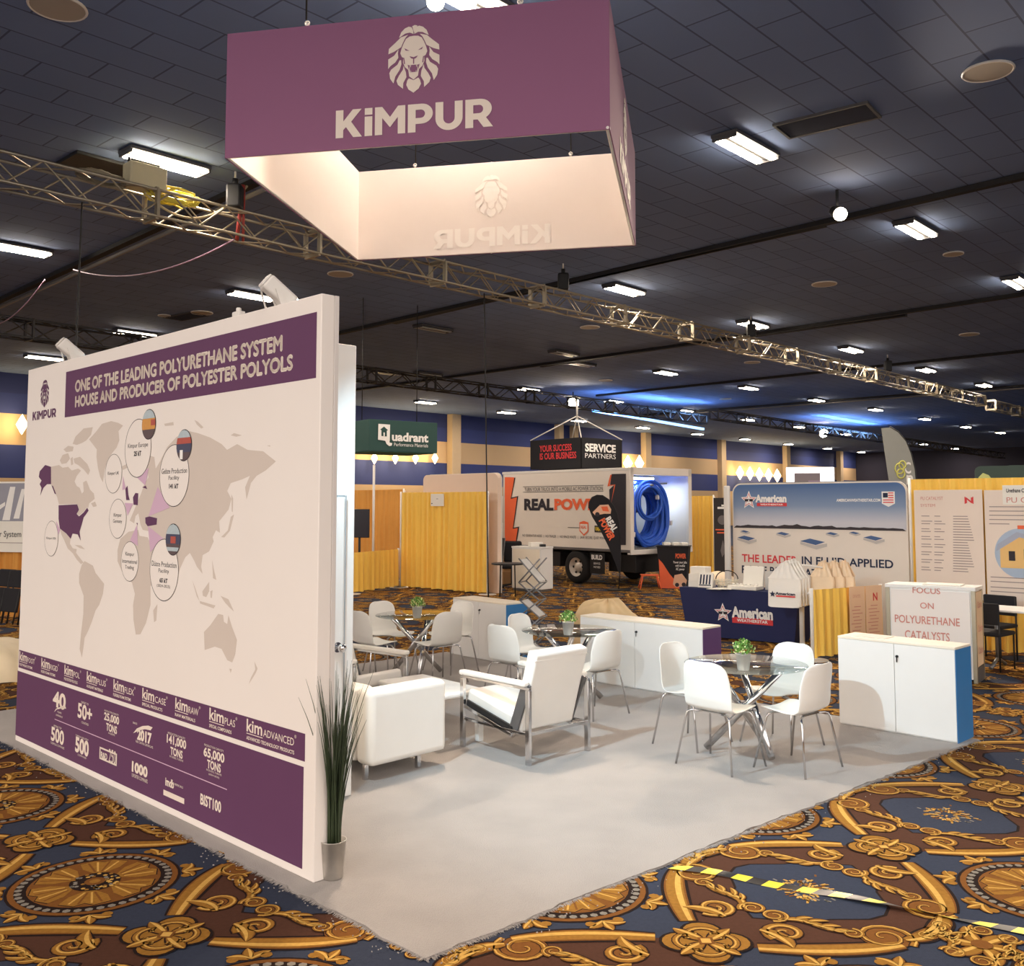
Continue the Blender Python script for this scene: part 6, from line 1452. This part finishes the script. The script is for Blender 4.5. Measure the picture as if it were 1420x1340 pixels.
flat(TFF, [TQ([(718, 460), (770, 408), (830, 405), (850, 440), (845, 470), (800, 470), (760, 478), (735, 480)])], 'truck_picture', mat('print peach', (226, 180, 150), .7), tf, .010); flat(TFF, [TQ([(778, 420), (822, 418), (835, 455), (790, 450)])], 'truck_picture_box', orange, tf, .012); flat(TFF, [TQ([(752 + 16*math.cos(x), 474 + 16*math.sin(x)) for x in [2*PI*k/14 for k in range(14)]])], 'truck_picture_wheel', ink, tf, .013)
# tapered black promo counter and step at the truck's rear
q = D(932, 812, 23.6); q.z = 0; pc = thing('promo_counter', 'tapered black promotional counter with an orange swoosh behind the truck', 'counter', q - V(.32, 0, 0)); PCF = Frame(q - V(.36, 0, 0), V(.95, -.3, 0))
m_ = MB(); w_ = .76
for z0, z1, i0, i1 in ((0, 1.0, .07, 0),): m_.prism([(i0, z0), (w_-i0, z0), (w_-i1, z1), (i1, z1)], -.45, 0, PCF.mtx())
m_.build('body', black_fab, pc); m_ = MB(); m_.box(PCF.p(w_/2, 1.01, -.225), (w_+.04, .5, .03), .008, math.atan2(PCF.u.y, PCF.u.x)); m_.build('worktop', black, pc)
flat(PCF, [[(.07, 0), (w_-.1, 0), (.5, .12), (.3, .35), (.14, .6), (.045, .7)]], 'orange_swoosh', orange, pc, .006)
text(PCF, 'POWER', (.45, .72, .7, .84), orange, pc, d=.006); text(PCF, 'Power your jobs\nwith mobile\nAC power', (.4, .42, .72, .66), wht_print, pc, d=.006, bold=.01)
flat(PCF, [[(.38, .1), (.42, .32), (.6, .36), (.72, .2), (.68, .06), (.45, .03)]], 'truck_picture', mat('print peach', (226, 180, 150), .7), pc, .008); flat(PCF, [circ(.48, .09, .05, 12), circ(.64, .1, .05, 12)], 'truck_picture_wheel', ink, pc, .010)
m_ = MB()
for k, (a_, z_) in enumerate(((.2, 1.06), (.42, 1.06), (.6, 1.06))): m_.box(PCF.p(a_, z_, -.2), (.18, .22, .08), .02, .2*k)
tag(m_.build('merchandise', paper), 'small pale items lying on the tapered black counter', 'merchandise')
q = D(901, 815, 23.4); q.z = 0; ss = thing('step_stool', 'orange metal step stool beside the tapered black counter', 'stool', q); m_ = MB(); m_.box(q + V(0, 0, .33), (.42, .26, .03), .008); m_.build('step', orange, ss)
for sx in (-1, 1):
    m_ = MB(); m_.tube([q + V(sx*.17, -.1, .33), q + V(sx*.25, -.17, 0)], .015, 6); m_.tube([q + V(sx*.17, .1, .33), q + V(sx*.25, .17, 0)], .015, 6); m_.tube([q + V(sx*.22, -.14, .12), q + V(sx*.22, .14, .12)], .01, 6); m_.build('leg', orange, ss)
# white counter left of the truck
w0_ = V(.0, 23.0, 0); w1_ = V(.67, 22.45, 0); wd_ = (w1_-w0_).normalized(); WFm = Frame(w0_, wd_); wc = thing('reception_counter', 'white reception counter in front of the truck', 'counter', w0_)
for a0, a1, d0, d1, z0, z1, nm in ((0, .87, 0, .45, .06, 1.0, 'body'), (-.01, .88, -.01, .46, 1.0, 1.035, 'worktop'), (.02, .85, .02, .43, 0, .06, 'plinth')):
    m_ = MB(); m_.box(WFm.p((a0+a1)/2, (z0+z1)/2, -(d0+d1)/2), (a1-a0, d1-d0, z1-z0), .004, math.atan2(wd_.y, wd_.x)); m_.build(nm, white_lam if nm != 'plinth' else grey_met, wc)
m_ = MB(); m_.box(WFm.p(.43, .53, -.002), (.8, .012, .9), .002, math.atan2(wd_.y, wd_.x)); m_.build('front_panel', mat('cream laminate', (236, 226, 208), .4), wc)
for s_, lb, nm, m in (((.3, .2, .1), 'white box lying on the reception counter', 'carton', paper), ((.13, .1, .06), 'small black device on the reception counter', 'card_reader', black)):
    p = WFm.p(.55 if nm == 'carton' else .76, 1.036, -.2); m_ = MB(); m_.box(p + V(0, 0, s_[2]/2), s_, .008, .3); tag(m_.build(nm, m), lb, 'box' if nm == 'carton' else 'device')
# black table, office chair, leaning board, cartons left of it
q = D(704, 822, 21.5); q.z = 0; rt = thing('side_table', 'small round black table beside the white popup backdrop', 'table', q); MB().cyl(q + V(0, 0, .70), q + V(0, 0, .73), .36, .36, 28).build('tabletop', black, rt)
for k in range(4): a = PI/4 + k*PI/2; MB().cyl(q + V(.24*math.cos(a), .24*math.sin(a), 0), q + V(.22*math.cos(a), .22*math.sin(a), .71), .014, .014, 8).build('leg', black, rt)
q = D(710, 815, 23.75); q.z = 0; oc = thing('office_chair', 'black office chair tucked behind the round black table', 'chair', q)
m_ = MB(); m_.box(q + V(0, 0, .5), (.48, .46, .08), .03); m_.build('seat', black_fab, oc); m_ = MB(); m_.box(q + V(.02, .2, .86), (.44, .07, .52), .05); m_.build('backrest', black_fab, oc); m_ = MB(); m_.cyl(q + V(0, 0, .08), q + V(0, 0, .48), .03, .03, 10)
for k in range(5): a = 2*PI*k/5; m_.bar(q + V(0, 0, .09), q + V(.27*math.cos(a), .27*math.sin(a), .05), .04, .03); m_.cyl(q + V(.27*math.cos(a), .27*math.sin(a), 0), q + V(.27*math.cos(a), .27*math.sin(a), .055), .028, .028, 8)
m_.build('swivel_base', black, oc)
q = D(689, 812, 23.6); q.z = 0; t = thing('leaning_board', 'dark grey framed board leaning beside the truck', 'board', q); R_ = Matrix.Rotation(.1, 4, 'Y'); m_ = MB(); m_.box(q + V(0, 0, .62), (.26, .03, 1.2), .004, R_); m_.build('sheet', mat('charcoal board', (62, 58, 60), .6), t); m_ = MB()
for s_ in (-1, 1): m_.box(q + V(0, 0, .62) + (R_ @ V(.14*s_, 0, 0)), (.02, .04, 1.22), .003, R_)
m_.build('frame', grey_met, t)
p = D(706, 806, 24.4); p.z = 0
for k, (s_, lb) in enumerate([((.42, .36, .36), 'lower brown carton stacked beside the truck'), ((.36, .3, .3), 'upper brown carton stacked beside the truck')]):
    t = box_thing('carton', lb, 'box', p + V(0, 0, .361*k), s_, kraft, rz=.3); t['group'] = 'brown cartons'

# ---------------------------------------------------------------- yellow booth at the back left
y0 = V(-2.72, 23.75, 0); y1 = V(-.55, 21.9, 0)
drape(y0, y1, .04, 2.31, 'front_drape', 'tall yellow drape carrying a paper notice, in front of the white popup backdrop', folds=16)
YF = Frame(y0, (y1-y0).normalized()); yu = (y1-y0).normalized()
a0, a1 = YF.uv(601, 693)[0], YF.uv(619, 693)[0]; b0, b1 = YF.uv(610, 702)[1], YF.uv(610, 685)[1]
t = thing('paper_notice', 'square white paper notice pinned to the tall yellow drape', 'notice', YF.p(a0, b0)); m_ = MB(); m_.box(YF.p((a0+a1)/2, (b0+b1)/2, .085), (a1-a0, .006, b1-b0), .001, math.atan2(yu.y, yu.x)); m_.build('sheet', paper, t); flat(YF, [rect((a0+a1)/2-.03, (b0+b1)/2+.02, (a0+a1)/2+.03, (b0+b1)/2+.03), rect(a0+.02, b0+.05, a0+.06, b0+.07)], 'print_mark', ink, t, .09)
pu0 = V(-2.30, 23.75, 0); pu1 = V(-.44, 22.0, 0); pud = (pu1-pu0).normalized(); PUF = Frame(pu0, pud); pul = (pu1-pu0).length; pb = thing('popup_backdrop', 'plain white rounded popup backdrop rising behind the yellow drape', 'backdrop', pu0)
m_ = MB(); m_.prism(rr(0, 0.01, pul, 2.74, .14), -.28, -.16, PUF.mtx()); m_.build('panel', mat('popup cream', (232, 208, 188), .7, var=.02), pb); m_ = MB(); m_.prism(rr(-.012, 0.01, pul+.012, 2.752, .15), -.30, -.281, PUF.mtx()); m_.build('frame', white_met, pb)
# side and back drapes of that booth
z0 = y0 - B_d*.0; s1 = y0 - dirv(62)*1.5; s1 = D(488, 822.5, 22.0); s1.z = 0
drape(s1, y0 + V(-.06, .02, 0), .04, .93, 'low_drape', 'low yellow side drape at the left of the tall yellow drape', folds=9, amp=.03)
bk0 = V(-6.2, 30.0, 0); bk1 = V(-2.9, 25.9, 0); drape(bk0, bk1, .04, 2.42, 'back_drape', 'deep golden back drape behind the black monitor', m=mat('gold drape', (214, 152, 72), .85, var=.05, scale=8), folds=18, amp=.04)
q = D(517, 812, 23.6); q.z = 0; ps = thing('drape_post', 'bare white drape post standing left of the tall yellow drape', 'post', q); zt_ = D(519, 645, 23.6).z; MB().cyl(q, q + V(0, 0, zt_), .03, .03, 12).build('pole', white_met, ps); MB().cyl(q, q + V(0, 0, .015), .2, .2, 16).build('base', white_met, ps)
q = D(503, 800, 24.6); q.z = 0; mn = thing('monitor_stand', 'black flat monitor on a stand at the closet edge', 'monitor', q); zc_ = D(503, 726, 24.6).z
m_ = MB(); m_.box(q + V(-.1, 0, zc_), (.55, .06, .72), .01, -.3); m_.build('screen', mat('monitor black', (34, 36, 48), .25), mn); m_ = MB(); m_.cyl(q + V(-.1, .05, 0), q + V(-.1, .05, zc_), .03, .03, 10); m_.box(q + V(-.1, .05, .015), (.6, .4, .03), .01); m_.build('stand', black, mn)
q = D(507, 812, 23.2); q.z = 0; black_chair(q, 150, 'black chair behind the low yellow drape at the closet edge', 'booth_chair')
# green hanging sign, black hanging sign
def hang_box(name, label, frame, a1, z0, z1, dep, m, mu=None):
    t = thing(name, label, 'hanging sign', frame.p(0, z0)); m_ = MB(); an = math.atan2(frame.u.y, frame.u.x); m_.box(frame.p(a1/2, (z0+z1)/2, -dep/2), (a1, dep, z1-z0), .01, an); m_.build('panel', m, t)
    if mu: m_ = MB(); m_.box(frame.p(a1/2, z0-.004, -dep/2), (a1-.06, dep-.06, .02), .002, an); m_.build('underside', mu, t)
    return t
gr_ = mat('forest green', (40, 74, 70), .7, var=.04)
ga = D(512, 600, 26.0); gb = D(606.5, 610, 27.3); GF = Frame(V(ga.x, ga.y, 0), V(gb.x-ga.x, gb.y-ga.y, 0)); GW = math.hypot(gb.x-ga.x, gb.y-ga.y); zt_, zb_ = GF.uv(560, 584)[1], GF.uv(560, 627)[1]
gsn = hang_box('hanging_banner', 'dark green hanging box sign with a white house emblem', GF, GW, zb_, zt_, 1.6, gr_, mat('green underside', (60, 120, 108), .7))
text(GF, 'uadrant', tq(GF, 543, 593.5, 599, 611, 602, 615), wht_print, gsn, d=.02, bold=.04); text(GF, 'Performance Materials', tq(GF, 546, 593, 614, 618.5, 616, 621), wht_print, gsn, d=.02, bold=0)
def GQ(pts): return [GF.uv(480 + x/5.917, 560 + y/5.917) for x, y in pts]
flat(GF, [GQ([(262, 165), (358, 172), (355, 300), (352, 318), (376, 325), (370, 345), (350, 348), (328, 330), (318, 305), (258, 296)])], 'house_letter', wht_print, gsn, .02)
flat(GF, [GQ([(276, 212), (308, 188), (340, 218), (330, 222), (330, 270), (286, 265), (286, 218)])], 'house_emblem', gr_, gsn, .024); flat(GF, [GQ([(302, 236), (314, 237), (314, 268), (302, 267)])], 'house_door', wht_print, gsn, .027)
m_ = MB()
for a_ in (.2, GW-.2): m_.tube([GF.p(a_, zt_, -.8), GF.p(a_, ZC, -.8)], .012, 5)
m_.build('cable', black, gsn)
cn = D(806, 607, 27.0); cn.z = 0; dl, dr_ = dirv(-47), dirv(43)
L1 = Frame(cn - dl*2.05, dl); L2 = Frame(cn, dr_); zt_ = D(806, 606.5, 27).z; zb_ = D(806, 649, 27).z
bs = thing('hanging_banner', 'black square hanging sign with red and white lettering above the truck', 'hanging sign', V(cn.x, cn.y, zb_))
for F_, L_ in ((L1, 2.05), (L2, 1.75)):
    m_ = MB(); m_.box(F_.p(L_/2, (zb_+zt_)/2, -.02), (L_, .04, zt_-zb_), .004, math.atan2(F_.u.y, F_.u.x)); m_.build('fabric_panel', black_fab, bs)
for F_, L_, o_ in ((Frame(L1.p(0, 0, -1.75), dl), 2.05, 0), (Frame(L2.p(0, 0, -2.05), dr_), 1.75, 0)):
    m_ = MB(); m_.box(F_.p(L_/2, (zb_+zt_)/2, .02), (L_, .04, zt_-zb_), .004, math.atan2(F_.u.y, F_.u.x)); m_.build('fabric_panel', black_fab, bs)
text(L1, 'YOUR SUCCESS', tq(L1, 748.5, 793, 619, 628, 614.5, 624), red, bs, d=.01, bold=.02); text(L1, 'IS OUR BUSINESS', tq(L1, 749, 799.5, 630, 639, 625, 634.5), red, bs, d=.01, bold=.02)
text(L2, 'SERVICE', tq(L2, 811, 853.5, 615.5, 627, 616.5, 628), wht_print, bs, d=.01, bold=.04); text(L2, 'PARTNERS', tq(L2, 811, 853.5, 628.5, 635, 630.5, 637), wht_print, bs, d=.01, bold=.0)
m_ = MB(); cc_ = cn - dl*1.0 + dr_*.9; apex = V(cc_.x, cc_.y, D(796, 577, cc_.y).z)
for p in (cn, cn - dl*2.05, cn + dr_*1.75, cn - dl*2.05 + dr_*1.75): m_.tube([V(p.x, p.y, zt_), apex], .018, 5)
m_.tube([apex, V(apex.x, apex.y, apex.z + .45)], .03, 6); m_.build('cable', white_met, bs)

# ---------------------------------------------------------------- booth at the far left edge
q0 = D(-60, 853, 17.9); q0.z = 0; q1 = D(62, 853, 17.3); q1.z = 0
drape(q0, q1, .03, 2.43, 'left_drape', 'yellow drape below the lettered banner at the left edge', m=mat('gold drape', (214, 152, 72), .85), folds=10)
LFm = Frame(q0 + V(0, -.12, 0), (q1-q0)); t = thing('lettered_banner', 'white banner with a silver picture and dark lettering at the left edge', 'banner', LFm.p(0, 1.1)); a0, a1 = LFm.uv(-55, 720)[0], LFm.uv(40, 720)[0]; zt_, zm_, zb_ = LFm.uv(20, 668)[1], LFm.uv(20, 723)[1], LFm.uv(20, 766)[1]
m_ = MB(); m_.box(LFm.p((a0+a1)/2, (zt_+zb_)/2), (a1-a0, .012, zt_-zb_), .002, math.atan2(LFm.u.y, LFm.u.x)); m_.build('sheet', paper, t)
flat(LFm, [rect(a0, zm_, a1, zt_-.03)], 'picture', mat('print steel', (150, 150, 162), .5), t, .008)
c = LFm.uv(20, 700); flat(LFm, [[(c[0]-.25, c[1]-.28), (c[0]-.1, c[1]+.32), (c[0]+.02, c[1]+.32), (c[0]-.08, c[1]-.28)], [(c[0]+.0, c[1]-.25), (c[0]+.16, c[1]+.28), (c[0]+.24, c[1]+.28), (c[0]+.13, c[1]-.25)], [(c[0]-.5, c[1]-.1), (c[0]-.2, c[1]+.05), (c[0]-.2, c[1]-.02), (c[0]-.5, c[1]-.2)]], 'picture_letters', wht_print, t, .012)
text(LFm, 'er System', tq(LFm, -4, 30, 735, 746, 738, 749), ink, t, d=.012, bold=.0); m_ = MB(); m_.box(LFm.p((a0+a1)/2, LFm.uv(20, 753)[1], .008), (a1-a0, .003, .012), 0, math.atan2(LFm.u.y, LFm.u.x)); m_.build('rule_line', gtext, t)
def folded_chair(p, label, rz, tilt):
    t = thing('folding_chair', label, 'chair', p, 0, 'folded black chairs'); p = Vector(p); R_ = Matrix.Rotation(rz, 4, 'Z') @ Matrix.Rotation(tilt, 4, 'X'); T = lambda x, y, z: p + (R_ @ V(x, y, z))
    m_ = MB(); m_.box(T(0, 0, .78), (.42, .03, .3), .02, R_); m_.build('backrest', black_fab, t); m_ = MB(); m_.box(T(0, -.05, .42), (.42, .04, .4), .015, R_); m_.build('seat', black_fab, t)
    for s_ in (-1, 1): m_ = MB(); m_.tube([T(.22*s_, .0, .92), T(.22*s_, .0, .02)], .014, 6); m_.tube([T(.2*s_, -.06, .62), T(.2*s_, -.08, .02)], .012, 6); m_.build('leg', black, t)
for k, (px, lb) in enumerate(((-2, 'folded black chair leaning at the left edge, nearer one'), (13, 'folded black chair leaning beside the graphic wall edge'))):
    q = D(px, 858, 16.6 - .2*k); q.z = 0; folded_chair(q, lb, -.5, -.16)

# ---------------------------------------------------------------- barrier tape on the floor
g0, g1 = G(929, 1205), G(1440, 1297); d = (g1-g0).normalized(); L = (g1-g0).length; n = V(-d.y, d.x, 0)
ty = mat('tape yellow', (238, 214, 60), .35, var=.03); tk_ = mat('tape black', (34, 32, 34), .35, var=.05); m_ = MB(); N = 260
def tape(s):
    tw = 2*PI*(s*1.15 + .12*math.sin(5*s)); hw_ = .032*(0.35 + .65*abs(math.cos(tw*.5)))
    c = g0 + d*s + n*(.02*math.sin(2.1*s) + .008*math.sin(9*s)); lift = .012 + .006*math.sin(7*s)
    up = V(0, 0, .012*math.sin(tw*.5)); return c + n*hw_ + V(0, 0, lift) + up, c - n*hw_ + V(0, 0, lift) - up*.6
for i in range(N):
    s0, s1 = L*i/N, L*(i+1)/N; a, b = tape(s0); c, e = tape(s1); sh = .035
    m_.mi = int((s0)/.085) % 2
    m_.poly([a + d*sh, b - d*sh*.0, e - d*sh*.0, c + d*sh])
o = m_.build('barrier_tape', [ty, tk_], None, fix=False); tag(o, 'twisted yellow and black barrier tape lying across the patterned floor', 'tape')
